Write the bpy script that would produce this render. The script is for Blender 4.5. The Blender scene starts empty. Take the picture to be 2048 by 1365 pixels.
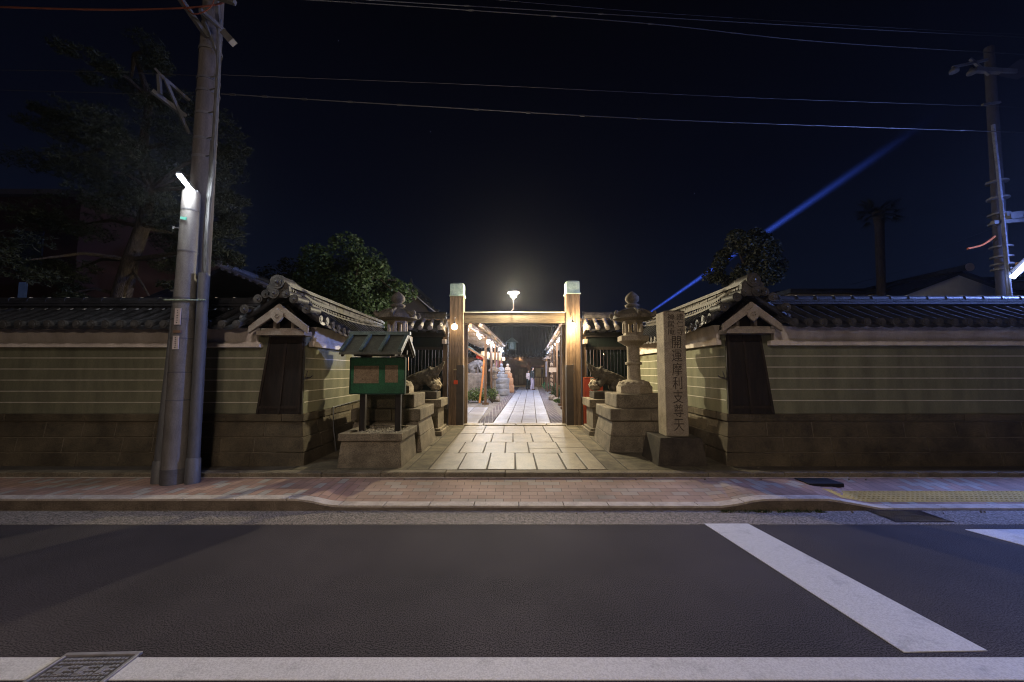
import bpy, bmesh, math, random
from mathutils import Vector, Matrix, noise
R = math.radians
SC = bpy.context.scene
COL = SC.collection
random.seed(7)

# ------------------------------------------------------------------ camera, sky, exposure
PITCH = R(4.3); FPX = 14 / 36 * 2048; EYE = 1.6
cam = bpy.data.cameras.new('camera'); cam.lens = 14; cam.sensor_width = 36
cam.clip_start = 0.05; cam.clip_end = 3000
camo = bpy.data.objects.new('camera', cam); COL.objects.link(camo)
camo.location = (0, 0, EYE); camo.rotation_euler = (R(90) + PITCH, 0, 0)
SC.camera = camo
SC.view_settings.view_transform = 'Standard'; SC.view_settings.look = 'None'
SC.view_settings.exposure = 0; SC.view_settings.gamma = 1
SC.cycles.use_denoising = True
SC.cycles.sample_clamp_indirect = 4
SC.cycles.sample_clamp_direct = 0
SC.cycles.max_bounces = 6
SC.cycles.pixel_filter_type = 'BLACKMAN_HARRIS'; SC.cycles.filter_width = 1.05
SC.cycles.volume_bounces = 0

def ray(px, py):
    u = (px - 1024) / FPX; v = -(py - 682.5) / FPX
    return Vector((u, math.cos(PITCH) - math.sin(PITCH) * v, math.sin(PITCH) + math.cos(PITCH) * v))
def atY(px, py, Y):
    d = ray(px, py); k = Y / d.y
    return Vector((d.x * k, Y, EYE + d.z * k))
def atZ(px, py, z=0.0):
    d = ray(px, py); k = (z - EYE) / d.z
    return Vector((d.x * k, d.y * k, z))

def s(r, g, b):
    f = lambda c: (c / 255 / 12.92) if c / 255 <= .04045 else ((c / 255 + .055) / 1.055) ** 2.4
    return (f(r), f(g), f(b))

w = bpy.data.worlds.new('World'); SC.world = w; w.use_nodes = True
nt = w.node_tree; nt.nodes.clear()
wo = nt.nodes.new('ShaderNodeOutputWorld'); bg = nt.nodes.new('ShaderNodeBackground')
tc = nt.nodes.new('ShaderNodeTexCoord'); sp = nt.nodes.new('ShaderNodeSeparateXYZ')
cr = nt.nodes.new('ShaderNodeValToRGB')
nt.links.new(tc.outputs['Generated'], sp.inputs[0]); nt.links.new(sp.outputs['Z'], cr.inputs[0])
els = cr.color_ramp.elements
els[0].position = 0.0; els[0].color = (.0042, .0068, .0170, 1)
els[1].position = .75; els[1].color = (.0007, .0007, .0016, 1)
e = els.new(.16); e.color = (.0030, .0048, .0125, 1)
e = els.new(.38); e.color = (.0014, .0020, .0060, 1)
nt.links.new(cr.outputs[0], bg.inputs[0]); bg.inputs[1].default_value = 1.0
nt.links.new(bg.outputs[0], wo.inputs[0])

# ------------------------------------------------------------------ materials
MATS = {}
def M(name, c1, c2=None, scale=6, rough=.85, bump=.2, metal=0, stretch=(1, 1, 1), fine=60, speck=.0, spec=.35,
      em=None, ems=0, contrast=(.35, .65), bdist=.01):
    if name in MATS: return MATS[name]
    m = bpy.data.materials.new(name); m.use_nodes = True; n = m.node_tree.nodes; l = m.node_tree.links
    p = n['Principled BSDF']; p.inputs['Roughness'].default_value = rough; p.inputs['Metallic'].default_value = metal
    p.inputs['Specular IOR Level'].default_value = spec
    t = n.new('ShaderNodeTexCoord'); mp = n.new('ShaderNodeMapping'); mp.inputs['Scale'].default_value = stretch
    l.new(t.outputs['Object'], mp.inputs[0])
    a = n.new('ShaderNodeTexNoise'); a.inputs['Scale'].default_value = scale; a.inputs['Detail'].default_value = 6
    a.inputs['Roughness'].default_value = .65
    b = n.new('ShaderNodeTexNoise'); b.inputs['Scale'].default_value = fine; b.inputs['Detail'].default_value = 3
    l.new(mp.outputs[0], a.inputs[0]); l.new(mp.outputs[0], b.inputs[0])
    rp = n.new('ShaderNodeValToRGB'); rp.color_ramp.elements[0].position = contrast[0]; rp.color_ramp.elements[1].position = contrast[1]
    c2 = c2 or tuple(x * .6 for x in c1)
    rp.color_ramp.elements[0].color = (*c2, 1); rp.color_ramp.elements[1].color = (*c1, 1)
    l.new(a.outputs[0], rp.inputs[0])
    mx = n.new('ShaderNodeMix'); mx.data_type = 'RGBA'; mx.blend_type = 'MULTIPLY'; mx.inputs[0].default_value = speck
    r2 = n.new('ShaderNodeValToRGB'); r2.color_ramp.elements[0].position = .4; r2.color_ramp.elements[1].position = .58
    r2.color_ramp.elements[0].color = (.25, .25, .25, 1); r2.color_ramp.elements[1].color = (1.3, 1.3, 1.3, 1)
    l.new(b.outputs[0], r2.inputs[0]); l.new(rp.outputs[0], mx.inputs[6]); l.new(r2.outputs[0], mx.inputs[7])
    l.new(mx.outputs[2], p.inputs['Base Color'])
    if bump:
        ad = n.new('ShaderNodeMath'); ad.operation = 'ADD'
        l.new(a.outputs[0], ad.inputs[0]); l.new(b.outputs[0], ad.inputs[1])
        bp = n.new('ShaderNodeBump'); bp.inputs['Strength'].default_value = bump; bp.inputs['Distance'].default_value = bdist
        l.new(ad.outputs[0], bp.inputs['Height']); l.new(bp.outputs[0], p.inputs['Normal'])
    if em:
        p.inputs['Emission Color'].default_value = (*em, 1); p.inputs['Emission Strength'].default_value = ems
    MATS[name] = m
    return m

def brickmat(name, c1, c2, c3, bw, bh, rot=0, mortar=.004, rough=.8, grey=.25, mcol=(.11, .085, .065)):
    m = bpy.data.materials.new(name); m.use_nodes = True; n = m.node_tree.nodes; l = m.node_tree.links
    p = n['Principled BSDF']; p.inputs['Roughness'].default_value = rough; p.inputs['Specular IOR Level'].default_value = .3
    t = n.new('ShaderNodeTexCoord'); mp = n.new('ShaderNodeMapping'); mp.inputs['Rotation'].default_value = (0, 0, rot)
    l.new(t.outputs['Object'], mp.inputs[0])
    b = n.new('ShaderNodeTexBrick'); b.inputs['Scale'].default_value = 1
    b.inputs['Brick Width'].default_value = bw; b.inputs['Row Height'].default_value = bh
    b.inputs['Mortar Size'].default_value = mortar; b.inputs['Mortar Smooth'].default_value = .3
    b.inputs['Color1'].default_value = (0, 0, 0, 1); b.inputs['Color2'].default_value = (1, 1, 1, 1); b.inputs['Mortar'].default_value = (.5, .5, .5, 1)
    l.new(mp.outputs[0], b.inputs[0])
    rp = n.new('ShaderNodeValToRGB'); rp.color_ramp.interpolation = 'CONSTANT'
    rp.color_ramp.elements[0].color = (*c1, 1); rp.color_ramp.elements[1].color = (*c3, 1); rp.color_ramp.elements[1].position = 1 - grey
    e = rp.color_ramp.elements.new((1 - grey) * .5); e.color = (*c2, 1)
    l.new(b.outputs[0], rp.inputs[0])
    ns = n.new('ShaderNodeTexNoise'); ns.inputs['Scale'].default_value = 1.3; ns.inputs['Detail'].default_value = 8
    l.new(t.outputs['Object'], ns.inputs[0])
    mr = n.new('ShaderNodeMapRange'); mr.inputs[1].default_value = .3; mr.inputs[2].default_value = .7; mr.inputs[3].default_value = .6; mr.inputs[4].default_value = 1.15
    l.new(ns.outputs[0], mr.inputs[0])
    m1 = n.new('ShaderNodeMix'); m1.data_type = 'RGBA'; m1.blend_type = 'MULTIPLY'; m1.inputs[0].default_value = 1
    l.new(rp.outputs[0], m1.inputs[6]); l.new(mr.outputs[0], m1.inputs[7])
    m2 = n.new('ShaderNodeMix'); m2.data_type = 'RGBA'; m2.inputs[7].default_value = (*mcol, 1)
    l.new(b.outputs['Fac'], m2.inputs[0]); l.new(m1.outputs[2], m2.inputs[6]); l.new(m2.outputs[2], p.inputs['Base Color'])
    fn = n.new('ShaderNodeTexNoise'); fn.inputs['Scale'].default_value = 150
    l.new(t.outputs['Object'], fn.inputs[0])
    sb = n.new('ShaderNodeMath'); sb.operation = 'SUBTRACT'; l.new(fn.outputs[0], sb.inputs[0]); l.new(b.outputs['Fac'], sb.inputs[1])
    bp = n.new('ShaderNodeBump'); bp.inputs['Strength'].default_value = .5; bp.inputs['Distance'].default_value = .004
    l.new(sb.outputs[0], bp.inputs['Height']); l.new(bp.outputs[0], p.inputs['Normal'])
    MATS[name] = m; return m

def emit(name, col, st):
    m = bpy.data.materials.new(name); m.use_nodes = True
    p = m.node_tree.nodes['Principled BSDF']; p.inputs['Base Color'].default_value = (.8, .8, .8, 1)
    p.inputs['Emission Color'].default_value = (*col, 1); p.inputs['Emission Strength'].default_value = st
    MATS[name] = m; return m

asphalt = M('asphalt', (.075, .064, .064), (.039, .034, .035), scale=.7, fine=120, speck=1.0, bump=.25, rough=.9, spec=.15, bdist=.003, contrast=(.3, .72))
gutterm = M('gutter_concrete', (.26, .222, .185), (.15, .128, .108), scale=30, fine=70, speck=.95, bump=.6)
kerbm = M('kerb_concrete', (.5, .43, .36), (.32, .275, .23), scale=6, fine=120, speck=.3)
granite = M('granite', (.23, .19, .13), (.085, .07, .048), scale=3.5, fine=90, speck=.55, bump=.35, contrast=(.3, .7))
granite_pale = M('pillar_granite', (.36, .3, .21), (.18, .145, .1), scale=4, fine=100, speck=.5, bump=.35, contrast=(.28, .7))
granite_path = M('path_granite', (.2, .166, .118), (.1, .082, .058), scale=2.6, fine=70, speck=.75, rough=.55, bump=.5, spec=.45, contrast=(.32, .62))
granite_dark = M('dark_granite', (.07, .056, .038), (.028, .022, .016), scale=3, fine=80, speck=.4, bump=.35)
granite_court = M('courtyard_granite', (.33, .33, .39), (.23, .225, .26), scale=2, fine=60, speck=.3, rough=.5, bump=.2)
basestone = M('wall_base_stone', (.125, .098, .058), (.036, .028, .017), scale=2.2, fine=70, speck=.4, bump=.5, contrast=(.3, .7))
mortar = M('mortar', (.17, .14, .095), (.09, .075, .05), scale=20)
greenwall = M('green_plaster', (.195, .192, .122), (.122, .12, .077), scale=2.2, stretch=(1.6, 1.6, .35), fine=90, speck=.15, bump=.15, rough=.9)
whiteplaster = M('white_plaster', (.72, .65, .57), (.5, .44, .38), scale=2.2, stretch=(1.6, 1.6, .5), fine=80, speck=.1, bump=.1, rough=.9)
stripem = M('white_stripe', (.54, .5, .4), (.38, .35, .28), scale=10, bump=.05)
tilem = M('roof_tile', (.036, .036, .04), (.012, .012, .013), scale=5, fine=60, speck=.3, rough=.42, bump=.25, spec=.6)
tilelight = M('weathered_ridge_tile', (.09, .08, .068), (.022, .02, .018), scale=9, fine=70, speck=.5, rough=.55, bump=.35)
disc = M('tile_end', (.085, .08, .075), (.035, .033, .032), scale=12, fine=60, speck=.3, rough=.5, bump=.3)
wood_dark = M('dark_wood', (.018, .012, .008), (.008, .0055, .004), scale=3, stretch=(8, 8, 1), fine=20, bump=.3, rough=.7)
wood_post = M('weathered_wood', (.19, .125, .075), (.07, .043, .024), scale=2.0, stretch=(9, 9, .5), fine=14, speck=.35, bump=.5, rough=.75)
wood_beam = M('weathered_beam', (.12, .088, .052), (.055, .038, .022), scale=2.2, stretch=(.6, 9, 9), fine=14, speck=.35, bump=.5, rough=.75)
wood_court = M('court_wood', (.13, .075, .042), (.055, .03, .018), scale=3, stretch=(8, 8, 1), fine=20, bump=.3)
bargem = M('barge_wood', (.34, .29, .235), (.2, .168, .13), scale=4, fine=60, speck=.2)
patina = M('patina_copper', (.5, .62, .5), (.3, .43, .35), scale=9, fine=60, speck=.2, rough=.6, bump=.1)
darkpatina = M('dark_patina', (.13, .17, .145), (.06, .085, .075), scale=6, fine=60, speck=.3, rough=.5)
darkpatina2 = M('dark_patina_sheet', (.095, .095, .068), (.05, .052, .04), scale=5, fine=60, speck=.3, rough=.55)
greenpaint = M('green_paint', (.02, .12, .05), (.012, .07, .03), scale=4, fine=60, speck=.3, rough=.6)
fencegreen = M('dark_green_boards', (.007, .012, .011), (.003, .005, .0045), scale=3, stretch=(10, 10, 1), rough=.8, spec=.08)
paper = M('old_paper', (.27, .2, .12), (.17, .12, .07), scale=18, fine=160, speck=.5, rough=.8)
metalgrey = M('galvanised_steel', (.12, .117, .12), (.075, .073, .075), scale=6, fine=80, speck=.15, rough=.5, metal=.2)
polegrey = M('painted_steel_pole', (.185, .172, .155), (.11, .1, .09), scale=5, stretch=(1, 1, .4), fine=160, speck=.25, rough=.55)
concrete = M('pole_concrete', (.11, .095, .085), (.06, .052, .047), scale=5, stretch=(2, 2, .3), fine=90, speck=.25)
plastic = M('grey_plastic_pipe', (.12, .117, .112), (.075, .074, .075), scale=5, stretch=(2, 2, .4), fine=90, speck=.15, rough=.5)
black = M('black_rubber', (.012, .012, .013), (.008, .008, .008), rough=.6)
iron = M('cast_iron', (.1, .09, .09), (.05, .045, .045), scale=12, rough=.5, metal=.4)
ironl = M('cast_iron_frame', (.3, .28, .28), (.2, .19, .19), scale=12, rough=.45, metal=.5)
paintw = M('road_paint', (.52, .51, .5), (.33, .325, .32), scale=5, fine=110, speck=.2, bump=.35, rough=.7, contrast=(.22, .45))
earth = M('dark_earth', (.09, .072, .052), (.05, .04, .03), scale=3, fine=60, speck=.4, bump=.5)
gravelm = M('gravel', (.42, .38, .3), (.15, .13, .1), scale=40, fine=120, speck=.7, bump=.8, bdist=.02)
whitepl = M('plate_white', (.6, .52, .5), (.5, .43, .42), scale=20, bump=0)
inkm = M('black_ink', (.02, .018, .016), bump=0)
ink2 = M('carved_ink', (.075, .055, .035), (.04, .03, .02), bump=0, rough=.9)
bronze = M('bronze_patina', (.05, .075, .065), (.025, .04, .035), scale=8, rough=.6)
redpaint = M('red_paint', (.34, .045, .02), (.22, .03, .015), scale=5, rough=.5, bump=.05)
bark = M('bark', (.075, .058, .044), (.028, .02, .015), scale=7, stretch=(3, 3, .7), fine=30, speck=.5, bump=1, bdist=.04)
soil = M('planter_soil', (.12, .1, .07), scale=30, bump=.6)

def glass(name, col, st):   # clear lamp glass with a faint glow of its own
    m = bpy.data.materials.new(name); m.use_nodes = True; n = m.node_tree.nodes; l = m.node_tree.links; n.remove(n['Principled BSDF'])
    a = n.new('ShaderNodeBsdfTransparent'); b = n.new('ShaderNodeEmission'); b.inputs[0].default_value = (*col, 1); b.inputs[1].default_value = st
    c = n.new('ShaderNodeAddShader'); l.new(a.outputs[0], c.inputs[0]); l.new(b.outputs[0], c.inputs[1]); l.new(c.outputs[0], n['Material Output'].inputs[0])
    m['col'] = col; MATS[name] = m; return m
def filament(loc, col, P, r, parent):
    ld = bpy.data.lights.new('filament', 'POINT'); ld.energy = P; ld.color = col; ld.shadow_soft_size = r
    o = bpy.data.objects.new('filament', ld); COL.objects.link(o); o.parent = parent
    o.location = Vector(loc) - Vector(parent['_off']); return o

def leafmat(name, c, c2):
    m = bpy.data.materials.new(name); m.use_nodes = True; n = m.node_tree.nodes; l = m.node_tree.links
    p = n['Principled BSDF']; p.inputs['Roughness'].default_value = .6; p.inputs['Specular IOR Level'].default_value = .3
    g = n.new('ShaderNodeNewGeometry'); rp = n.new('ShaderNodeValToRGB')
    rp.color_ramp.elements[0].color = (*c2, 1); rp.color_ramp.elements[1].color = (*c, 1)
    l.new(g.outputs['Random Per Island'], rp.inputs[0]); l.new(rp.outputs[0], p.inputs['Base Color'])
    MATS[name] = m; return m
leaf_g = leafmat('broad_leaves', (.04, .07, .021), (.014, .028, .009))
leaf_b = leafmat('autumn_leaves', (.022, .022, .009), (.009, .012, .005))
leaf_p = leafmat('pine_needles', (.022, .028, .012), (.009, .014, .007))
leaf_l = leafmat('lush_leaves', (.09, .13, .035), (.03, .06, .018))

# ------------------------------------------------------------------ mesh builder
class MB:
    def __init__(self, T=None):
        self.v = []; self.f = []; self.mi = []; self.T = T; self.cm = 0; self.pr = []
    def _add(self, vs, fs):
        b = len(self.v); self.pr.append((b, len(self.f)))
        for p in vs:
            self.v.append(tuple(self.T(*p)) if self.T else tuple(p))
        for q in fs:
            self.f.append([b + i for i in q]); self.mi.append(self.cm)
        return self
    def hexa(self, b, t):   # bottom 4 pts, top 4 pts (same winding)
        return self._add(list(b) + list(t), [(3, 2, 1, 0), (4, 5, 6, 7), (0, 1, 5, 4), (1, 2, 6, 5), (2, 3, 7, 6), (3, 0, 4, 7)])
    def box(self, x0, x1, y0, y1, z0, z1):
        return self.hexa([(x0, y0, z0), (x1, y0, z0), (x1, y1, z0), (x0, y1, z0)], [(x0, y0, z1), (x1, y0, z1), (x1, y1, z1), (x0, y1, z1)])
    def frus(self, cx, cy, z0, hx0, hy0, z1, hx1, hy1):
        r = lambda hx, hy, z: [(cx - hx, cy - hy, z), (cx + hx, cy - hy, z), (cx + hx, cy + hy, z), (cx - hx, cy + hy, z)]
        return self.hexa(r(hx0, hy0, z0), r(hx1, hy1, z1))
    def obox(self, p0, p1, wdt, hgt, up=(0, 0, 1)):   # bar from p0 to p1
        p0 = Vector(p0); p1 = Vector(p1); d = (p1 - p0).normalized(); up = Vector(up)
        sd = d.cross(up)
        if sd.length < 1e-4: sd = d.cross(Vector((0, 1, 0)))
        sd.normalize(); u = sd.cross(d)
        a = sd * wdt / 2; b = u * hgt / 2
        return self.hexa([p0 - a - b, p0 + a - b, p0 + a + b, p0 - a + b], [p1 - a - b, p1 + a - b, p1 + a + b, p1 - a + b])
    def path(self, pts, rad, n=10, caps=True):
        pts = [Vector(p) for p in pts]
        if not isinstance(rad, (list, tuple)): rad = [rad] * len(pts)
        vs = []; fs = []; prev = None
        for i, p in enumerate(pts):
            d = (pts[min(i + 1, len(pts) - 1)] - pts[max(i - 1, 0)]).normalized()
            if prev is None:
                a = d.cross(Vector((0, 0, 1)))
                if a.length < .01: a = d.cross(Vector((1, 0, 0)))
            else: a = prev - d * prev.dot(d)
            a.normalize(); prev = a; b = d.cross(a)
            for k in range(n):
                t = 2 * math.pi * k / n
                vs.append(p + (a * math.cos(t) + b * math.sin(t)) * rad[i])
        for i in range(len(pts) - 1):
            for k in range(n):
                fs.append((i * n + k, i * n + (k + 1) % n, (i + 1) * n + (k + 1) % n, (i + 1) * n + k))
        if caps: fs.append(tuple(range(n))[::-1]); fs.append(tuple((len(pts) - 1) * n + k for k in range(n)))
        return self._add(vs, fs)
    def lathe(self, prof, c, n=24, rot=0):
        vs = []; fs = []
        for r, z in prof:
            for k in range(n):
                t = 2 * math.pi * k / n + rot
                vs.append((c[0] + r * math.cos(t), c[1] + r * math.sin(t), c[2] + z))
        for i in range(len(prof) - 1):
            for k in range(n):
                fs.append((i * n + k, i * n + (k + 1) % n, (i + 1) * n + (k + 1) % n, (i + 1) * n + k))
        fs.append(tuple(range(n))[::-1]); fs.append(tuple((len(prof) - 1) * n + k for k in range(n)))
        return self._add(vs, fs)
    def ball(self, c, r, n=12, sc=(1, 1, 1)):
        prof = []
        vs = []; fs = []; m = max(6, n // 2 + 2)
        for i in range(1, m):
            ph = math.pi * i / m
            for k in range(n):
                t = 2 * math.pi * k / n
                vs.append((c[0] + r * sc[0] * math.sin(ph) * math.cos(t), c[1] + r * sc[1] * math.sin(ph) * math.sin(t), c[2] - r * sc[2] * math.cos(ph)))
        for i in range(m - 2):
            for k in range(n):
                fs.append((i * n + k, i * n + (k + 1) % n, (i + 1) * n + (k + 1) % n, (i + 1) * n + k))
        a = len(vs); vs.append((c[0], c[1], c[2] - r * sc[2])); vs.append((c[0], c[1], c[2] + r * sc[2]))
        for k in range(n):
            fs.append((a, (k + 1) % n, k)); fs.append((a + 1, (m - 2) * n + k, (m - 2) * n + (k + 1) % n))
        return self._add(vs, fs)
    def prism(self, pts, off):   # polygon pts extruded by off
        off = Vector(off); n = len(pts); a = [Vector(p) for p in pts]
        fs = [tuple(range(n))[::-1], tuple(range(n, 2 * n))] + [(i, (i + 1) % n, n + (i + 1) % n, n + i) for i in range(n)]
        return self._add(a + [p + off for p in a], fs)
    def quad(self, a, b, c, d):
        return self._add([a, b, c, d], [(0, 1, 2, 3)])
    def chain(self, pts, rad, n=12):
        for p, r in zip(pts, rad): self.ball(p, r, n)
        for i in range(len(pts) - 1): self.path([pts[i], pts[i + 1]], [rad[i], rad[i + 1]], n)
        return self
    def split(self, name, mat, parent=None, **kw):
        last = None
        for i, (v0, f0) in enumerate(self.pr):
            v1, f1 = self.pr[i + 1] if i + 1 < len(self.pr) else (len(self.v), len(self.f))
            m = MB(); m.v = self.v[v0:v1]; m.f = [[j - v0 for j in q] for q in self.f[f0:f1]]; m.mi = [0] * len(m.f)
            last = m.build(name, mat, parent, **kw)
        return last
    def build(self, name, mat, parent=None, bevel=0, smooth=True, remesh=0, wob=0, subs=0):
        off = Vector(parent['_off']) if parent is not None and '_off' in parent else Vector((0, 0, 0))
        me = bpy.data.meshes.new(name)
        me.from_pydata([tuple(Vector(p) - off) for p in self.v], [], self.f); me.update()
        for m_ in (mat if isinstance(mat, (list, tuple)) else [mat]): me.materials.append(m_)
        if any(self.mi): me.polygons.foreach_set('material_index', self.mi)
        bm = bmesh.new(); bm.from_mesh(me)
        if not remesh and len(self.f) < 60000: bmesh.ops.recalc_face_normals(bm, faces=bm.faces)
        bm.to_mesh(me); bm.free()
        o = bpy.data.objects.new(name, me); COL.objects.link(o)
        if remesh:
            md = o.modifiers.new('r', 'REMESH'); md.mode = 'VOXEL'; md.voxel_size = remesh
            sm = o.modifiers.new('s', 'SMOOTH'); sm.iterations = 3; sm.factor = .5
            dg = bpy.context.evaluated_depsgraph_get(); me2 = bpy.data.meshes.new_from_object(o.evaluated_get(dg))
            o.modifiers.clear(); o.data = me2; me = me2
            me.name = name
            if wob:
                for v in me.vertices:
                    v.co += Vector(v.normal) * (noise.noise(v.co * 18) * wob)
        if smooth and len(me.polygons):
            me.polygons.foreach_set('use_smooth', [True] * len(me.polygons))
            if not remesh: me.set_sharp_from_angle(angle=R(38))
        if bevel:
            b = o.modifiers.new('b', 'BEVEL'); b.width = bevel; b.segments = 2; b.limit_method = 'ANGLE'; b.angle_limit = R(40)
        if parent is not None:
            o.parent = parent; o['_off'] = tuple(off)
        else: o['_off'] = (0.0, 0.0, 0.0)
        return o

def tag(o, label=None, cat=None, group=None, kind=None):
    if label: o['label'] = label
    if cat: o['category'] = cat
    if group: o['group'] = group
    if kind: o['kind'] = kind
    return o
def thing(name, loc, label, cat, group=None):
    o = bpy.data.objects.new(name, None); COL.objects.link(o); o.location = loc; o.empty_display_size = .2
    o['_off'] = tuple(float(x) for x in loc)
    return tag(o, label, cat, group)
def struct(o): o['kind'] = 'structure'; return o
def copy_tree(o, parent=None):
    c = o.copy(); COL.objects.link(c)
    if parent: c.parent = parent
    for ch in list(o.children): copy_tree(ch, c)
    return c
def text(name, body, size, M4, mat, parent, bold=0, line=1.0, depth=.002, xs=1):
    c = bpy.data.curves.new(name, 'FONT'); c.body = body; c.size = size; c.align_x = 'CENTER'; c.align_y = 'TOP'
    c.offset = bold; c.extrude = depth; c.space_line = line
    o = bpy.data.objects.new(name, c); COL.objects.link(o)
    bpy.context.view_layer.update()
    me = bpy.data.meshes.new_from_object(o.evaluated_get(bpy.context.evaluated_depsgraph_get()))
    bpy.data.objects.remove(o)
    off = Vector(parent['_off'])
    for v in me.vertices: v.co = (M4 @ Vector((v.co.x * xs, v.co.y, v.co.z))) - off
    me.materials.clear(); me.materials.append(mat); me.name = name
    o = bpy.data.objects.new(name, me); COL.objects.link(o); o.parent = parent; o['_off'] = tuple(off)
    return o
def facing(loc):  # text plane facing -Y
    return Matrix.Translation(loc) @ Matrix.Rotation(R(90), 4, 'X')

# ================================================================== GROUND
GZ = .2
struct(MB().box(-400, 400, -200, 900, -1.2, -.06).build('ground', earth))
mb = MB(); mb.box(-60, 60, -14, 4.28, -.2, 0)
struct(mb.build('road', asphalt))
struct(MB().box(-60, 60, 4.284, 4.7, -.15, .004).build('gutter', gutterm))

KX = [(-60, .13), (-2.5, .13), (-2.35, .115), (-2.15, .07), (-2.0, .055), (2.4, .05), (2.6, .075), (2.8, .115), (2.95, .13), (3.65, .13), (3.95, .08), (4.25, .025), (60, .025)]
def kh(x):
    for (a, ha), (b, hb) in zip(KX, KX[1:]):
        if a <= x <= b: return ha + (hb - ha) * (x - a) / (b - a)
    return .1
# kerb stones
mb = MB(); x = -14.0
while x < 14:
    L = .6 if (x < -2.5 or x > 2.9) else .52
    x1 = x + L
    nn = 4
    for i in range(nn):
        a = x + .005 + (L - .010) * i / nn; b = x + .005 + (L - .010) * (i + 1) / nn
        ha, hb = kh(a), kh(b)
        mb.hexa([(a, 4.70, -.1), (b, 4.70, -.1), (b, 4.86, -.1), (a, 4.86, -.1)],
                [(a, 4.715, ha), (b, 4.715, hb), (b, 4.86, ha if False else hb), (a, 4.86, ha)])
    x = x1
KB = mb
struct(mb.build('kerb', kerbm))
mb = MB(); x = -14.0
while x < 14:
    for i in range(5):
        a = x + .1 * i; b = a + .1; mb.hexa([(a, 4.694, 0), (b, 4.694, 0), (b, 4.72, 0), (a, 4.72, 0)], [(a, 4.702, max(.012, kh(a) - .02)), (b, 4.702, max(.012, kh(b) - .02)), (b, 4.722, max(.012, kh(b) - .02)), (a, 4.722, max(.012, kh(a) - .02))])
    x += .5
struct(mb.build('kerb_face', M('shaded_grimy_kerb', (.16, .125, .09), (.08, .062, .045), scale=5, fine=90, speck=.4)))  # shade of the upright face put into the colour, along with grime
# pavement
pave_mid = brickmat('pavers_across', (.34, .235, .17), (.31, .21, .15), (.33, .27, .21), .21, .105, 0, grey=.2)
pave_side = brickmat('pavers_along', (.32, .2, .145), (.27, .165, .12), (.3, .265, .22), .21, .105, R(90), grey=.22)
xs = sorted(set([-30, -14, 30, 14, -1.9] + [k[0] for k in KX if abs(k[0]) < 20] + [i * .5 for i in range(-20, 21)]))
def pave(name, x0, x1, mat, y0=4.86, dz=0, y1=5.62):
    mb = MB(); X = [x0] + [q for q in xs if x0 < q < x1] + [x1]
    for a, b in zip(X, X[1:]):
        za, zb = kh(a), kh(b)
        f = lambda z, y: z + (.135 - z) * (y - 4.86) / .76 + dz
        mb.quad((a, y0, f(za, y0)), (b, y0, f(zb, y0)), (b, y1, f(zb, y1)), (a, y1, f(za, y1)))
    return struct(mb.build(name, mat, smooth=False))
pave('pavement', -30, -2.0, pave_side)
pave('pavement', -2.0, 2.9, pave_mid)
pave('pavement', 2.9, 30, pave_side)
yel = M('yellow_tactile', (.5, .34, .06), (.36, .25, .05), scale=4, fine=90, speck=.3)
tact = pave('tactile_paving', 3.95, 30, yel, 4.9, .004, 5.2)
mb = MB()
for i in range(230):
    for j in range(5):
        xx = 4.05 + i * .06; yy = 4.93 + j * .06
        mb.lathe([(.018, 0), (.012, .006)], (xx, yy, kh(xx) + (.135 - kh(xx)) * (yy - 4.86) / .76 + .003), 6)
struct(mb.build('tactile_bumps', yel))
# step in front of forecourt and wall foot
mb = MB(); x = -14
while x < 14:
    L = random.uniform(.75, 1.2)
    mb.box(x + .003, x + L - .003, 5.62, 5.78, .02, .2 + random.uniform(-.004, .004)); x += L
struct(mb.build('stone_step', granite, bevel=.012))
struct(MB().box(-14, 14, 5.6, 5.617, .05, .142).build('pavement_edge', kerbm))
struct(MB().box(-14, 14, 5.78, 6.3, 0, .185).build('verge', earth))

# forecourt flagstones
def flag(mb, pts, z0, z1, g=.009, jit=.003):
    cx = sum(p[0] for p in pts) / 4; cy = sum(p[1] for p in pts) / 4
    q = [(p[0] + (g if p[0] < cx else -g), p[1] + (g if p[1] < cy else -g)) for p in pts]
    zz = z1 + random.uniform(-jit, jit)
    mb.hexa([(a, b, z0) for a, b in q], [(a, b, zz + random.uniform(-.001, .001)) for a, b in q])
struct(MB().box(-3.2, 3.3, 5.785, 10.9, 0, .188).build('forecourt_bed', M('joint_mortar', (.035, .027, .018), scale=20)))
mb = MB(); CX = .06
xl = lambda y: -1.0 - .0 * (y - 5.8)
rows = [5.79, 6.95, 8.0, 9.1, 10.35]
colsets = [[-1.2, -.78, -.36, .05, .36, .78, 1.08, 1.36], [-1.2, -.92, -.5, -.12, .3, .86, 1.36], [-1.2, -.8, -.42, .02, .42, .82, 1.36], [-1.2, -.66, -.2, .3, .78, 1.36]]
sk = .0
for r in range(4):
    y0, y1 = rows[r], rows[r + 1]; cs = colsets[r]
    for a, b in zip(cs, cs[1:]):
        if random.random() < .3 and b - a > .5:
            ym = y0 + (y1 - y0) * random.uniform(.35, .65)
            flag(mb, [(a, y0), (b, y0), (b, ym), (a, ym)], .1, GZ); flag(mb, [(a, ym), (b, ym), (b, y1), (a, y1)], .1, GZ)
        else: flag(mb, [(a, y0), (b, y0), (b, y1), (a, y1)], .1, GZ)
struct(mb.build('flagstone_path', granite_path, bevel=.008))
mb = MB()
for sd, x0, x1 in ((-1, -1.5, -1.2), (1, 1.36, 1.66)):
    y = 5.79
    while y < 10.3:
        L = random.uniform(1.1, 1.6); y1 = min(y + L, 10.36)
        flag(mb, [(x0, y), (x1, y), (x1, y1), (x0, y1)], .1, GZ - .004); y = y1
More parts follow.
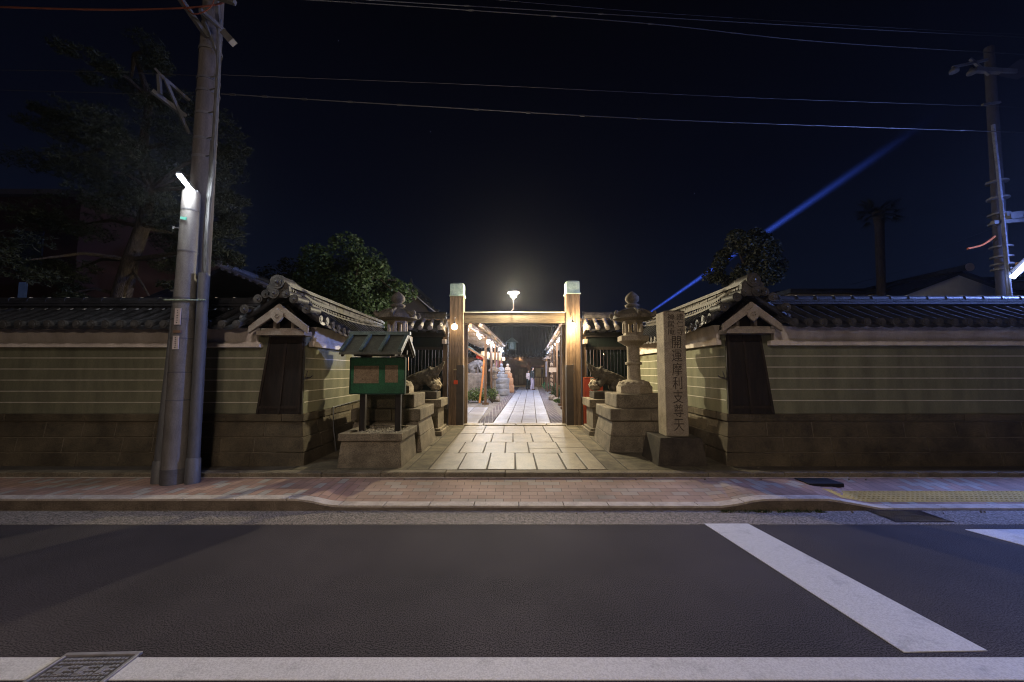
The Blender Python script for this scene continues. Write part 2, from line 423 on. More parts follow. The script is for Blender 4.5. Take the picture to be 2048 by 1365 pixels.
for sd, x0, x1 in ((-1, -3.15, -1.5), (1, 1.66, 3.25)):
    y = 5.79
    while y < 10.8:
        y1 = min(y + random.uniform(.7, 1.1), 10.88); xm = x0 + (x1 - x0) * random.uniform(.35, .65)
        flag(mb, [(x0, y), (xm, y), (xm, y1), (x0, y1)], .1, GZ - .006); flag(mb, [(xm, y), (x1, y), (x1, y1), (xm, y1)], .1, GZ - .006); y = y1
struct(mb.build('side_flagstones', M('side_flag_granite', (.15, .125, .08), (.06, .05, .032), scale=3, fine=80, speck=.5, bump=.4), bevel=.008))
# threshold strip
mb = MB()
for a, b in ((-1.6, -.75), (-.75, .1), (.1, .9), (.9, 1.74)):
    flag(mb, [(a, 10.37), (b, 10.37), (b, 10.78), (a, 10.78)], .1, GZ + .02)
struct(mb.build('gate_threshold', granite_path, bevel=.01))

# courtyard ground + path (runs slightly to the right)
struct(MB().box(-22, 24, 10.9, 60, -.05, .17).build('courtyard_ground', M('court_gravel', (.25, .23, .22), (.14, .125, .12), scale=9, fine=90, speck=.7, bump=.5)))
px0 = lambda Y, o: o + .048 * (Y - 10.8)
cols = [-.53, -.14, .25, .66, 1.05]
mb = MB()
for i in range(4):
    y = 10.8
    while y < 35.5:
        L = [2.0, 3.1, 2.6, 1.8][i] * random.uniform(.8, 1.25); y1 = min(y + L, 35.6)
        a, b = cols[i], cols[i + 1]
        flag(mb, [(px0(y, a), y), (px0(y, b), y), (px0(y1, b), y1), (px0(y1, a), y1)], .1, GZ, g=.012, jit=.002); y = y1
for y0 in [i * 1.6 + 10.8 for i in range(3)]:
    for a, b in ((-2.6, -2.0), (-2.0, -1.45), (-1.45, -.92)):
        flag(mb, [(a, y0), (b, y0), (b, y0 + 1.6), (a, y0 + 1.6)], .1, GZ - .005)
struct(mb.build('courtyard_path', granite_court, bevel=.008))
bandm = brickmat('brick_band', (.1, .075, .09), (.075, .055, .07), (.13, .1, .11), .22, .11, R(90) - .048, mortar=.008, grey=.3, mcol=(.3, .28, .28))
for a, b in ((-.9, -.55), (1.07, 1.42)):
    mb = MB(); mb.hexa([(px0(10.8, a), 10.8, .1), (px0(10.8, b), 10.8, .1), (px0(35, b), 35, .1), (px0(35, a), 35, .1)],
                       [(px0(10.8, a), 10.8, .196), (px0(10.8, b), 10.8, .196), (px0(35, b), 35, .196), (px0(35, a), 35, .196)])
    struct(mb.build('brick_band', bandm, smooth=False))
struct(MB().box(-1.6, 4.6, 35.7, 37.2, .1, .26).build('hall_step', M('sand_floor', (.4, .29, .16), scale=4)))

# road markings
mb = MB()
mb.box(-14, -1.72, 2.19, 2.352, -.01, .004)
y_edge = 4.276
mb2 = MB(); pa = [atZ(1408, 1048.5), atZ(1496, 1048.5), atZ(1975, 1303), atZ(1808, 1306)]
mh = [atZ(141.5, 1311), atZ(279, 1308), atZ(205, 1365), atZ(59, 1365)]
mb = MB()
mb.box(-14, -2.12, 2.19, 2.352, -.01, .004); mb.box(mh[1].x + .0, 14, 2.19, 2.352, -.01, .004)
struct(mb.build('road_line', paintw))
struct(MB().prism([(p.x, p.y, -.01) for p in pa], (0, 0, .015)).build('road_stripe', paintw))
q0, q1, q2 = atZ(1930, 1060), atZ(2048, 1060), atZ(2048, 1092)
d = (pa[3] - pa[0]).normalized()
dq = (q2 - q0)
q3 = q0 + dq * 4.5
mb = MB().prism([(q0.x, q0.y, -.01), (q0.x + 1.6, q0.y, -.01), (q3.x + 1.0, q3.y, -.01), (q3.x, q3.y, -.01)], (0, 0, .015))
struct(mb.build('road_stripe', paintw))

# manhole cover (rotated rectangle)
e1 = (mh[1] - mh[0]); e2 = (mh[3] - mh[0]).normalized() * .46
c0 = mh[0]
t = thing('manhole_cover', tuple(c0), 'rectangular patterned iron cover set in the road beside the white line', 'manhole cover')
def P(u, v, z): p = c0 + e1 * u + e2 * v; return (p.x, p.y, z)
mb = MB(); mb.hexa([P(-.0, 0, -.02), P(1, 0, -.02), P(1, 1, -.02), P(0, 1, -.02)], [P(0, 0, .007), P(1, 0, .007), P(1, 1, .007), P(0, 1, .007)])
mb.build('plate', iron, t)
mb = MB()
for a, b, c, d_ in ((-.05, 0, 1.05, .05), (-.05, .95, 1.05, 1.0)):
    mb.hexa([P(a, b, 0), P(c, b, 0), P(c, d_, 0), P(a, d_, 0)], [P(a, b, .016), P(c, b, .016), P(c, d_, .016), P(a, d_, .016)])
for a, c in ((-.05, 0.0), (1.0, 1.05)):
    mb.hexa([P(a, .05, 0), P(c, .05, 0), P(c, .95, 0), P(a, .95, 0)], [P(a, .05, .016), P(c, .05, .016), P(c, .95, .016), P(a, .95, .016)])
mb.build('frame', ironl, t, bevel=.003)
mb = MB()
for i in range(16):
    for j in range(14):
        u = .06 + i * .057; v = .09 + j * .061
        if (2 <= i % 5 <= 3) and (2 <= j % 6 <= 4): continue
        mb.hexa([P(u, v, .006), P(u + .036, v, .006), P(u + .036, v + .034, .006), P(u, v + .034, .006)], [P(u, v, .012), P(u + .036, v, .012), P(u + .036, v + .034, .012), P(u, v + .034, .012)])
for i in range(3):
    for j in range(2):
        u = .175 + i * .285; v = .22 + j * .366
        for g in (0, .02):
            mb.hexa([P(u + g, v + g, .006), P(u + .1 - g, v + g, .006), P(u + .1 - g, v + .15 - g, .006), P(u + g, v + .15 - g, .006)], [P(u + g, v + g, .010 + g * .2), P(u + .1 - g, v + g, .010 + g * .2), P(u + .1 - g, v + .15 - g, .010 + g * .2), P(u + g, v + .15 - g, .010 + g * .2)])
mb.build('raised_pattern', ironl, t)

# drain grating in the gutter
g0, g1 = atZ(1745, 1020), atZ(1868, 1038)
t = thing('drain_grating', (4.3, 4.4, 0), 'dark steel bar grating in the gutter below the dropped kerb', 'drain')
mb = MB()
for i in range(22): mb.box(4.08 + i * .027, 4.08 + i * .027 + .008, 4.36, 4.68, -.02, .012)
mb.build('bars', iron, t)
mb = MB().box(4.06, 4.68, 4.345, 4.359, -.02, .014).box(4.06, 4.68, 4.681, 4.693, -.02, .014).box(4.2, 4.55, 4.515, 4.525, -.01, .0145)
mb.build('frame', iron, t)
MB().box(4.06, 4.68, 4.36, 4.68, -.1, .0055).build('pit', black, t)
mb = MB().box(3.85, 4.3, 5.28, 5.56, .1, .145)
tag(mb.build('utility_cover', black), 'small dark cover plate in the paving at the foot of the right wall', 'utility cover')

# weeds by the kerb
mb = MB()
clumps = [(2.45, .1), (2.7, .16), (2.86, .07), (3.1, .14), (3.32, .12), (3.5, .05)]
for i in range(520):
    c_, w_ = random.choice(clumps); x = random.gauss(c_, w_ * .6); y = random.uniform(4.63, 4.695); h = random.uniform(.006, .04) * (1 if random.random() < .5 else .5)
    a = random.uniform(0, 6.28); dx = math.cos(a) * .007; dy = math.sin(a) * .007; lx = random.uniform(-.02, .02)
    mb._add([(x - dx, y - dy, .004), (x + dx, y + dy, .004), (x + lx, y + dy - .008, h)], [(0, 1, 2)])
tag(mb.build('weeds', leaf_g, smooth=False), 'low green weeds sprouting along the kerb foot right of the entrance', 'weeds', kind='stuff')
mb = MB()
for i in range(70):
    x = random.uniform(-6, 6); y = random.choice([random.uniform(4.6, 4.69), random.uniform(5.5, 5.61), random.uniform(5.82, 6.0)])
    z = .004 if y < 4.7 else (.13 if y < 5.7 else .185); r = random.uniform(.004, .012)
    mb.ball((x, y, z + r * .5), r, 6)
tag(mb.build('grit', granite, smooth=False), 'scattered grit and small pebbles along the kerb and step', 'grit', kind='stuff')

# ================================================================== TEMPLE WALLS
def stone_courses(mb, T, u0, u1, rowz, batter, wmin=.42, wmax=.95):
    mb.T = T
    for (z0, z1) in rowz:
        u = u0
        while u < u1 - .02:
            L = random.uniform(wmin, wmax)
            v = min(u + L, u1)
            if u1 - v < .2: v = u1
            n0 = batter(z0); n1 = batter(z1); j = random.uniform(-.006, .006); sk = random.uniform(-.02, .02)
            g = .005
            mb.hexa([(u + g, n0 + j, z0 + g), (v - g, n0 + j, z0 + g), (v - g, -.3, z0 + g), (u + g, -.3, z0 + g)],
                    [(u + g, n1 + j, z1 - g), (v - g, n1 + j, z1 - g), (v - g, -.3, z1 - g), (u + g, -.3, z1 - g)])
            u = v
    mb.T = None

def tile_roof(mb, T, u0, u1, ne, ze, nr, zr, back, sp=.21, r=.05, sag=.022, two=False):
    """round and flat tiles running from ridge (nr, zr) down to eave (ne, ze) and to the back eave"""
    mb.T = T
    for (na, nb) in ((ne, nr), (back, nr)):
        sgn = 1 if na > nb else -1
        k = int((u1 - u0) / sp)
        off = (u1 - u0 - k * sp) / 2
        NC = 4
        def pt(t, dz=0):   # slightly concave slope
            n = nb + (na - nb) * t; z = zr + (ze - zr) * (t ** .85) + dz
            return n, z
        for i in range(k + 1):
            u = u0 + off + i * sp
            pts = []
            for q in range(6):
                n, z = pt(q / 5, .028); pts.append((u, n, z))
            mb.cm = 1 if two else 0
            for q in range(5):
                p, p2 = pts[q], pts[q + 1]
                mb.path([p, p2], [r * .93, r], 10)
            e = pts[-1]
            mb.cm = 1
            mb.path([(u, e[1] - .01 * sgn, e[2]), (u, e[1] + .035 * sgn, e[2] - .003)], r * 1.18, 14)
            mb.path([(u, e[1] + .035 * sgn, e[2] - .003), (u, e[1] + .042 * sgn, e[2] - .003)], [r * .7, r * .66], 12)
            mb.cm = 0
            if i < k:
                for q in range(NC):
                    n0, z0 = pt(q / NC); n1, z1 = pt((q + 1) / NC, .012)
                    prof = []
                    for j in range(5):
                        uu = u + sp * j / 4; sgz = -sag * (1 - ((j - 2) / 2) ** 2)
                        prof.append((uu, sgz))
                    top = [(uu, n0, z0 + g_) for uu, g_ in prof]; bot = [(uu, n1 + (.02 * sgn if q == NC - 1 else 0), z1 + g_) for uu, g_ in prof]
                    th = .045 if q == NC - 1 else .018
                    vs = top + bot + [(a, b, c - th) for a, b, c in top] + [(a, b, c - th) for a, b, c in bot]
                    fs = []
                    for j in range(4):
                        fs += [(j, j + 1, 6 + j, 5 + j), (10 + j, 11 + j, 16 + j, 15 + j), (5 + j, 6 + j, 16 + j, 15 + j), (j, j + 1, 11 + j, 10 + j)]
                    fs += [(0, 5, 15, 10), (4, 9, 19, 14)]
                    mb._add(vs, fs)
    mb.T = None

def ridge(mb, T, u0, u1, nr, z, layers=3, w0=.26, fancy=False):
    mb.T = T
    for i in range(layers):
        wd = w0 - i * .03; u = u0
        while u < u1 - .01:
            v = min(u + .3, u1)
            mb.box(u + .002, v - .002, nr - wd / 2, nr + wd / 2, z + i * .042, z + i * .042 + .032); u = v
        mb.box(u0, u1, nr - wd / 2 + .03, nr + wd / 2 - .03, z + i * .042 - .02, z + i * .042 + .04)
    if fancy:
        zz = z + layers * .042 - .008
        mb.box(u0, u1, nr - .045, nr + .045, zz, zz + .07)
        u = u0 + .04
        while u < u1 - .05:
            for sd in (-1, 1): mb.path([(u, nr + sd * .04, zz + .034), (u, nr + sd * .07, zz + .034)], .022, 8)
            u += .07
        mb.box(u0, u1, nr - .1, nr + .1, zz + .07, zz + .098); mb.box(u0, u1, nr - .085, nr + .085, zz + .105, zz + .128)
        z = zz + .09 - layers * .042 + .05
    zt = z + layers * .042 + .012
    u = u0
    while u < u1 - .01:
        v = min(u + .3, u1)
        mb.path([(u, nr, zt), (v, nr, zt)], .062, 12); mb.path([(u, nr, zt), (u + .035, nr, zt)], .069, 12); u = v
    mb.T = None

def temple_wall(sx, label):
    XC = 3.2 if sx < 0 else 3.3
    dz = 0 if sx < 0 else .03
    t = thing('temple_wall', (sx * XC, 6.15, GZ - .02), label, 'wall', 'striped plaster walls flanking the gate')
    Tst = lambda u, n, z: (sx * (XC + u), 6.15 - n, z)
    Trt = lambda u, n, z: (sx * (XC - n), 6.15 + u, z)
    def Tsg(u, n, z):
        f = max(0, min(1, u / 4.4)); return (sx * (XC - n), 6.15 + u, z - .13 * math.sin(math.pi * f ** .75) + .03 * (1 - f) ** 2)
    zb = .95
    bat = lambda z: .10 - .10 * (z - .2) / .63
    mb = MB()
    rz = [(.17, .38), (.38, .6), (.6, .83)]
    stone_courses(mb, Tst, .02, 9.5, rz, bat); stone_courses(mb, Trt, .02, 4.3, rz, bat)
    # corner quoins
    mb.T = Tst
    for i, (z0, z1) in enumerate(rz):
        n0, n1 = bat(z0) + .006, bat(z1) + .006; L = (.5, .34, .55)[i]; L2 = (.34, .5, .3)[i]
        mb.hexa([(-n0, n0, z0 + .004), (L, n0, z0 + .004), (L, -L2, z0 + .004), (-n0, -L2, z0 + .004)], [(-n1, n1, z1 - .004), (L, n1, z1 - .004), (L, -L2, z1 - .004), (-n1, -L2, z1 - .004)])
    stone_courses(mb, Tst, 0.3, 9.5, [(.83, .95)], lambda z: .024, .8, 1.3); stone_courses(mb, Trt, .3, 4.3, [(.83, .95)], lambda z: .024, .7, 1.1)
    mb.T = Tst; mb.box(-.03, .3, -.29, .03, .834, .948)
    mb.build('stone_base', basestone, t, bevel=.008)
    mb = MB(); n0, n1 = bat(.17) - .012, bat(.83) - .012
    for T_, a_, b_ in ((Tst, .02, 9.49), (Trt, .02, 4.29)):
        mb.T = T_; mb.hexa([(a_, -.45 + (T_ is Trt) * .01, .15), (b_, -.45 + (T_ is Trt) * .01, .15), (b_, n0, .15), (a_, n0, .15)], [(a_, -.45 + (T_ is Trt) * .01, .9), (b_, -.45 + (T_ is Trt) * .01, .9), (b_, n1, .9), (a_, n1, .9)])
    mb.build('joint_fill', mortar, t)
    # body
    mb = MB(Tst); mb.box(.55, 9.5, -.5, 0, zb, 2.2 + dz)
    mb.T = Trt; mb.box(0.0, 4.3, -.549, 0, zb, 2.28 + dz)
    mb.build('plaster', greenwall, t)
    zs = [1.12 + dz, 1.29 + dz, 1.46 + dz, 1.63 + dz, 1.80 + dz]
    mb = MB(Tst)
    for z in zs: mb.box(.6 + (1.8 - z) * .12, 9.5, 0, .0045, z - .007, z + .007)
    mb.T = Trt
    for z in zs: mb.box(.03, 4.3, 0, .0045, z - .007, z + .007)
    mb.build('stripes', stripem, t)
    # cornice band
    mb = MB(Tst)
    u0 = .72
    mb.hexa([(u0, -.02, 2.03 + dz), (9.5, -.02, 2.03 + dz), (9.5, .04, 2.03 + dz), (u0, .04, 2.03 + dz)], [(u0, -.02, 2.26 + dz), (9.5, -.02, 2.26 + dz), (9.5, .10, 2.26 + dz), (u0, .10, 2.26 + dz)])
    mb.box(u0 - .07, 9.5, -.01, .085, 1.96 + dz, 2.035 + dz)
    mb.T = Trt; u0 = .16
    mb.hexa([(u0, -.02, 2.06 + dz), (4.3, -.02, 2.06 + dz), (4.3, .04, 2.06 + dz), (u0, .04, 2.06 + dz)], [(u0, -.02, 2.3 + dz), (4.3, -.02, 2.3 + dz), (4.3, .09, 2.3 + dz), (u0, .09, 2.3 + dz)])
    mb.box(u0 - .05, 4.3, -.01, .075, 1.98 + dz, 2.065 + dz)
    mb.build('cornice', whiteplaster, t, bevel=.006)
    # end shutter panel (tapered)
    pn = MB(Tst); y0, y1 = -.01, .03
    pn.hexa([(-.0, y0, .95), (.68, y0, .95), (.68, y1, .95), (-.0, y1, .95)], [(.0, y0, 2.14 + dz), (.52, y0, 2.14 + dz), (.52, y1, 2.14 + dz), (.0, y1, 2.14 + dz)])
    pan = pn.build('end_boards', wood_dark, t)
    mb = MB(Tst)
    def lerpx(f, z): k = (z - .95) / 1.19; return f * (.68 + (.52 - .68) * k)
    for f in (.03, .48, .96):
        a, b = lerpx(f, .95), lerpx(f, 2.14 + dz); mb.hexa([(a, y1, .955), (a + .035, y1, .955), (a + .035, y1 + .018, .955), (a, y1 + .018, .955)], [(b, y1, 2.13 + dz), (b + .035, y1, 2.13 + dz), (b + .035, y1 + .018, 2.13 + dz), (b, y1 + .018, 2.13 + dz)])
    mb.box(.02, .66, y1, y1 + .014, 1.03, 1.07); mb.box(.02, .53, y1, y1 + .014, 2.03 + dz, 2.08 + dz)
    mb.build('battens', M('batten_wood', (.032, .022, .015), (.016, .011, .008), scale=4, stretch=(8, 8, 1)), pan)
    mb = MB(Trt); mb.path([(.04, .02, 1.5), (.04, .05, 1.5), (-.02, .11, 1.5), (-.04, .15, 1.53)], .009, 6); mb.path([(.0, .02, 1.48), (.05, .03, 1.6)], .006, 6); mb.path([(-.03, .03, 1.48), (.07, .03, 1.49)], .013, 6)
    mb.build('hook', iron, t)
    # roofs
    mb = MB()
    tile_roof(mb, Tst, .78, 9.4, .40, 2.25 + dz, -.25, 2.60 + dz, -.90)
    rf = mb.build('tile_roof', [tilem, disc], t)
    mb = MB(); ridge(mb, Tst, .7, 9.4, -.25, 2.63 + dz, 2)
    mb.build('ridge', tilem, t)
    zr, ze = 2.74 + dz, 2.32 + dz
    mb = MB(); tile_roof(mb, Tsg, -.22, 4.2, .30, ze, -.26, zr, -.82)
    mb.build('tile_roof', [tilem, disc], t)
    mb = MB(); ridge(mb, Tsg, -.30, 4.3, -.26, zr + .0, 1, .2, True)
    mb.build('ridge', tilelight, t)
    # gable edge round tiles facing the street
    mb = MB(Trt)
    for k, (n, z, r) in enumerate([(-.26, zr + .17, .095), (-.30, zr + .0, .07), (.0, zr - .085, .06), (.19, zr - .235, .06), (-.53, zr - .085, .06), (-.72, zr - .235, .06), (-.12, zr - .01, .055), (-.42, zr - .01, .055)]):
        L = .32
        mb.path([(-.36, n, z), (-.36 + L, n, z + .01)], r, 16)
        mb.path([(-.372, n, z), (-.36, n, z)], r * 1.12, 18)
        mb.path([(-.378, n, z), (-.37, n, z)], [r * .72, r * .75], 16); mb.ball((-.378, n, z), r * .3, 8)
    # end ornament slab
    mb.prism([(-.34, -.44, zr - .06), (-.34, -.08, zr - .06), (-.34, -.10, zr + .12), (-.34, -.18, zr + .2), (-.34, -.34, zr + .2), (-.34, -.42, zr + .12)], (.06, 0, 0))
    mb.build('gable_tiles', tilelight, t)
    # bargeboards, pendant, tie beam, gable infill
    mb = MB(Trt)
    ap = zr - .14; lo = 2.26 + dz
    for sg in (1, -1):
        a = -.26; b = -.26 + sg * .44
        mb.hexa([(-.30, a, ap - .14), (-.25, a, ap - .14), (-.25, b, lo - .11), (-.30, b, lo - .11)], [(-.30, a, ap), (-.25, a, ap), (-.25, b, lo), (-.30, b, lo)])
    mb.build('bargeboard', bargem, t, bevel=.006)
    mb = MB(Trt)
    mb.box(-.24, -.0, -.62, .10, 2.13 + dz, 2.20 + dz); mb.box(-.2, 0, -.58, .06, 2.2 + dz, 2.24 + dz)
    mb.box(-.15, -.05, -.42, -.37, 2.24 + dz, 2.40 + dz); mb.box(-.15, -.05, -.15, -.1, 2.24 + dz, 2.40 + dz)
    mb.build('tie_beam', bargem, t, bevel=.005)
    MB(Trt).prism([(-.06, -.62, 2.2 + dz), (-.06, .1, 2.2 + dz), (-.06, -.26, zr - .12)], (.05, 0, 0)).build('gable_infill', wood_dark, t)
    mb = MB(Trt)
    c = (-.26, ap - .20)
    mb.prism([(-.335, c[0] + dx * 1.05, c[1] + dy * .95) for dx, dy in ((0, .13), (.05, .08), (.09, .05), (.08, -.02), (.045, -.07), (0, -.11), (-.045, -.07), (-.08, -.02), (-.09, .05), (-.05, .08))], (.035, 0, 0))
    for k in range(6): mb.ball((-.338, c[0] + .025 * math.cos(k * 1.047), c[1] + .01 + .025 * math.sin(k * 1.047)), .011, 6)
    mb.build('gable_pendant', bargem, t, bevel=.004)
    return t
tw1 = temple_wall(-1, 'green striped plaster wall with tiled roof behind the utility pole and notice board')
tw2 = temple_wall(1, 'green striped plaster wall with tiled roof beside the inscribed stone pillar')
# conduit on left return wall
mb = MB().path([(-3.16, 7.1, .96), (-3.15, 8.8, 1.02)], .01, 6).path([(-3.08, 7.1, .2), (-3.14, 7.1, .6), (-3.16, 7.1, .96)], .01, 6)
tag(mb.build('conduit', metalgrey), 'thin grey conduit running along the stone base behind the notice board', 'conduit')

# ================================================================== SIDE FENCES
def side_fence(x0, x1, sg, label):
    t = thing('boarded_fence', ((x0 + x1) / 2, 10.6, GZ), label, 'fence', 'dark tile-topped fences beside the gate')
    xo, xi = (x0, x1) if sg < 0 else (x1, x0)   # outer, inner (gate side)
    mb = MB().box(x0, x1, 10.58, 10.62, .25, 1.38)
    for i in range(int((x1 - x0) / .14)): mb.box(x0 + i * .14 + .002, x0 + i * .14 + .008, 10.572, 10.58, .3, 1.38)
    mb.build('lower_boards', fencegreen, t)
    MB().box(x0, x1, 10.575, 10.625, 2.2, 2.62).build('upper_boards', fencegreen, t)
    mb = MB().box(x0, x1, 10.54, 10.66, 1.38, 1.46).box(x0, x1, 10.54, 10.66, 2.16, 2.24).box(x0, x1, 10.5, 10.7, 2.5, 2.62).box(x0, x1, 10.54, 10.66, .2, .3)
    mb.split('rail', wood_dark, t)
    k = int((x1 - x0) / .085)
    for i in range(k):
        xx = x0 + (i + .5) * (x1 - x0) / k
        MB().box(xx - .038, xx + .038, 10.585, 10.615, 1.46, 2.16).build('slat', fencegreen, t)
    mb = MB().box(xi - .06, xi + .06, 10.5, 10.66, .9, 2.75); mb.build('post', wood_post, t, bevel=.005)
    mb = MB().box(xi - .09, xi + .09, 10.45, 10.7, .2, .6).box(xi - .09, xi + .09, 10.45, 10.7, .605, .9); mb.build('post_footing', granite, t, bevel=.008)
    T = lambda u, n, z: (x0 + u, 10.6 - n, z)
    mb = MB(); tile_roof(mb, T, 0, x1 - x0, .42, 2.68, 0, 2.98, -.42, sp=.25, r=.055, two=True); mb.build('tile_roof', [tilem, M('pale_round_tile', (.3, .27, .24), (.14, .125, .11), scale=9, fine=60, speck=.3)], t)
    mb = MB(); ridge(mb, T, 0, x1 - x0, 0, 3.02, 2, .24); mb.build('ridge', tilelight, t)
    mb = MB()
    for i in range(int((x1 - x0) / .22)): mb.box(x0 + .1 + i * .22, x0 + .14 + i * .22, 10.25, 10.95, 2.60, 2.65)
    mb.build('rafters', wood_dark, t)
    xe = xi - sg * -.0
    mb = MB(); mb.prism([(xi - .03, 10.16, 2.66), (xi - .03, 10.6, 2.98), (xi - .03, 11.04, 2.66), (xi - .03, 10.6, 2.5)], (.05, 0, 0)); mb.box(xi - .05, xi + .05, 10.25, 10.5, 2.3, 2.42)
    mb.build('gable_board', bargem, t, bevel=.005)
side_fence(-3.2, -1.76, -1, 'dark green slatted fence with tiled top left of the gate')
side_fence(1.9, 3.25, 1, 'dark green slatted fence with tiled top right of the gate')
# red extinguisher box / board in front of right fence
t = thing('red_board', (2.0, 10.4, GZ), 'red board with pale vertical characters behind the right boar statue', 'sign')
MB().box(1.86, 2.36, 10.38, 10.44, .25, 1.42).build('panel', redpaint, t, bevel=.004)
MB().box(1.845, 1.875, 10.37, 10.45, .22, 1.44).box(1.875, 2.36, 10.37, 10.45, 1.42, 1.44).build('frame', M('red_frame', (.45, .1, .04), (.35, .07, .03)), t)
text('lettering', '消\n火\n器', .09, facing((2.03, 10.376, 1.26)), M('pale_red_letters', (.5, .3, .25), bump=0), t, line=1.3)

# ================================================================== GATE
GX0, GX1 = -1.45, 1.60
t = thing('wooden_gate', (.07, 10.5, GZ), 'weathered two-post timber gate with green copper caps and crossbeam', 'gate')
for cx, hz, dx in ((GX0, 3.56, 0), (GX1, 3.62, 0)):
    pl = MB().frus(cx, 10.5, GZ + .0, .185, .185, hz, .178, .178).build('post', wood_post, t, bevel=.008)
    mb = MB().box(cx - .205, cx + .205, 10.295, 10.705, hz - .005, hz + .03).frus(cx, 10.5, hz + .03, .178, .178, hz + .33, .178, .178)
    mb.frus(cx, 10.5, hz + .33, .178, .178, hz + .37, .1, .1); mb.build('copper_cap', patina, pl, bevel=.01)
    sg = 1 if cx < 0 else -1
    mb = MB().box(min(cx + sg * .187, cx + sg * .193), max(cx + sg * .187, cx + sg * .193), 10.33, 10.67, .2, 1.75)
    x_a, x_b = sorted((cx + sg * .02, cx + sg * .19)); mb.box(x_a, x_b, 10.307, 10.313, .2, 1.75)
    mb.build('metal_sheath', M('dark_sheath', (.05, .036, .026), (.03, .022, .016), scale=5, rough=.5), pl)
    mb = MB().box(cx - .22, cx + .22, 10.28, 10.72, .15, .215); mb.build('footing', granite, pl, bevel=.008)
for k in range(3): pass
MB().box(GX0 + .18, GX1 - .178, 10.42, 10.56, 2.86, 3.13).build('crossbeam', wood_beam, t, bevel=.006)
MB().box(GX0 + .176, GX1 - .174, 10.40, 10.60, 3.132, 3.155).build('beam_flashing', M('flashing', (.4, .42, .36), scale=5), t)
for cx, sg in ((GX0, 1), (GX1, -1)):
    MB().box(cx + sg * .22 - .04, cx + sg * .22 + .04, 10.66, 10.78, GZ, 2.84).build('rear_post', wood_post, t, bevel=.005)
MB().box(GX0 - .06, GX0 + .06, 10.31, 10.318, 1.62, 1.655).build('plate', M('brass_plate', (.4, .33, .18)), t)
MB().box(GX0 - .05, GX0 + .05, 10.30, 10.318, 1.26, 1.36).build('red_plate', M('red_plastic', (.6, .07, .02)), t)
# round iron bracket rings on right post
mb = MB()
for z in (1.72, 1.58):
    pts = [(GX1 - .03 + .04 * math.cos(a * .52), 10.315, z + .04 * math.sin(a * .52)) for a in range(13)]
    mb.path(pts, .008, 6)
mb.build('iron_ring', iron, t)

warm = (1, .74, .36); warm2 = (1, .8, .5); cool = (.82, .88, 1)
gl = glass('globe_glow', (1, .76, .46), 2.5)
gl2 = glass('bright_globe_glow', (1, .74, .38), 6)
def globe(loc, mat, label, r=.085):
    t = thing('globe_lamp', loc, label, 'lamp', 'globe lamps on the gate posts')
    MB().ball(loc, r, 20).build('globe', mat, t); filament(loc, (1, .76, .44), 9 if mat is gl else 170, r * .6, t)
    mb = MB().path([(loc[0], loc[1], loc[2] + r * .92), (loc[0], loc[1], loc[2] + r + .04)], .03, 12)
    mb.path([(loc[0], loc[1], loc[2] + r + .04), (loc[0], loc[1], loc[2] + r + .13), (loc[0], loc[1] + .06, loc[2] + r + .17), (loc[0], 10.32, loc[2] + r + .15)], .009, 8)
    mb.build('bracket', iron, t)
p = atY(909, 654, 10.08); globe(tuple(p), gl, 'pale round lamp hanging on the left gate post')
p = atY(1145, 652, 10.02); globe(tuple(p), gl2, 'glaring round lamp hanging on the right gate post')

# lamp standing above the beam
GLY = 10.27
t = thing('gate_light', (.06, 10.6, 3.15), 'disc-shaded bright lamp on a curved stem above the crossbeam', 'lamp')
pt_ = atY(1027, 590, GLY)
mb = MB().path([(pt_.x - .06, 10.5, 3.16), (pt_.x - .05, 10.44, 3.19), (pt_.x - .01, 10.3, 3.2), (pt_.x, GLY, 3.24), (pt_.x, GLY, pt_.z - .03)], .013, 10); mb.build('stem', whitepl, t)
MB().lathe([(.15, 0), (.16, .012), (.1, .04), (.03, .06)], (pt_.x, GLY, pt_.z + .05), 24).build('shade', whitepl, t)
MB().ball((pt_.x, GLY, pt_.z - .01), .078, 16).build('bulb', glass('gate_light_glow', (1, .92, .75), 14), t)
filament((pt_.x, GLY, pt_.z + .005), (1, .88, .6), 1080, .05, t)

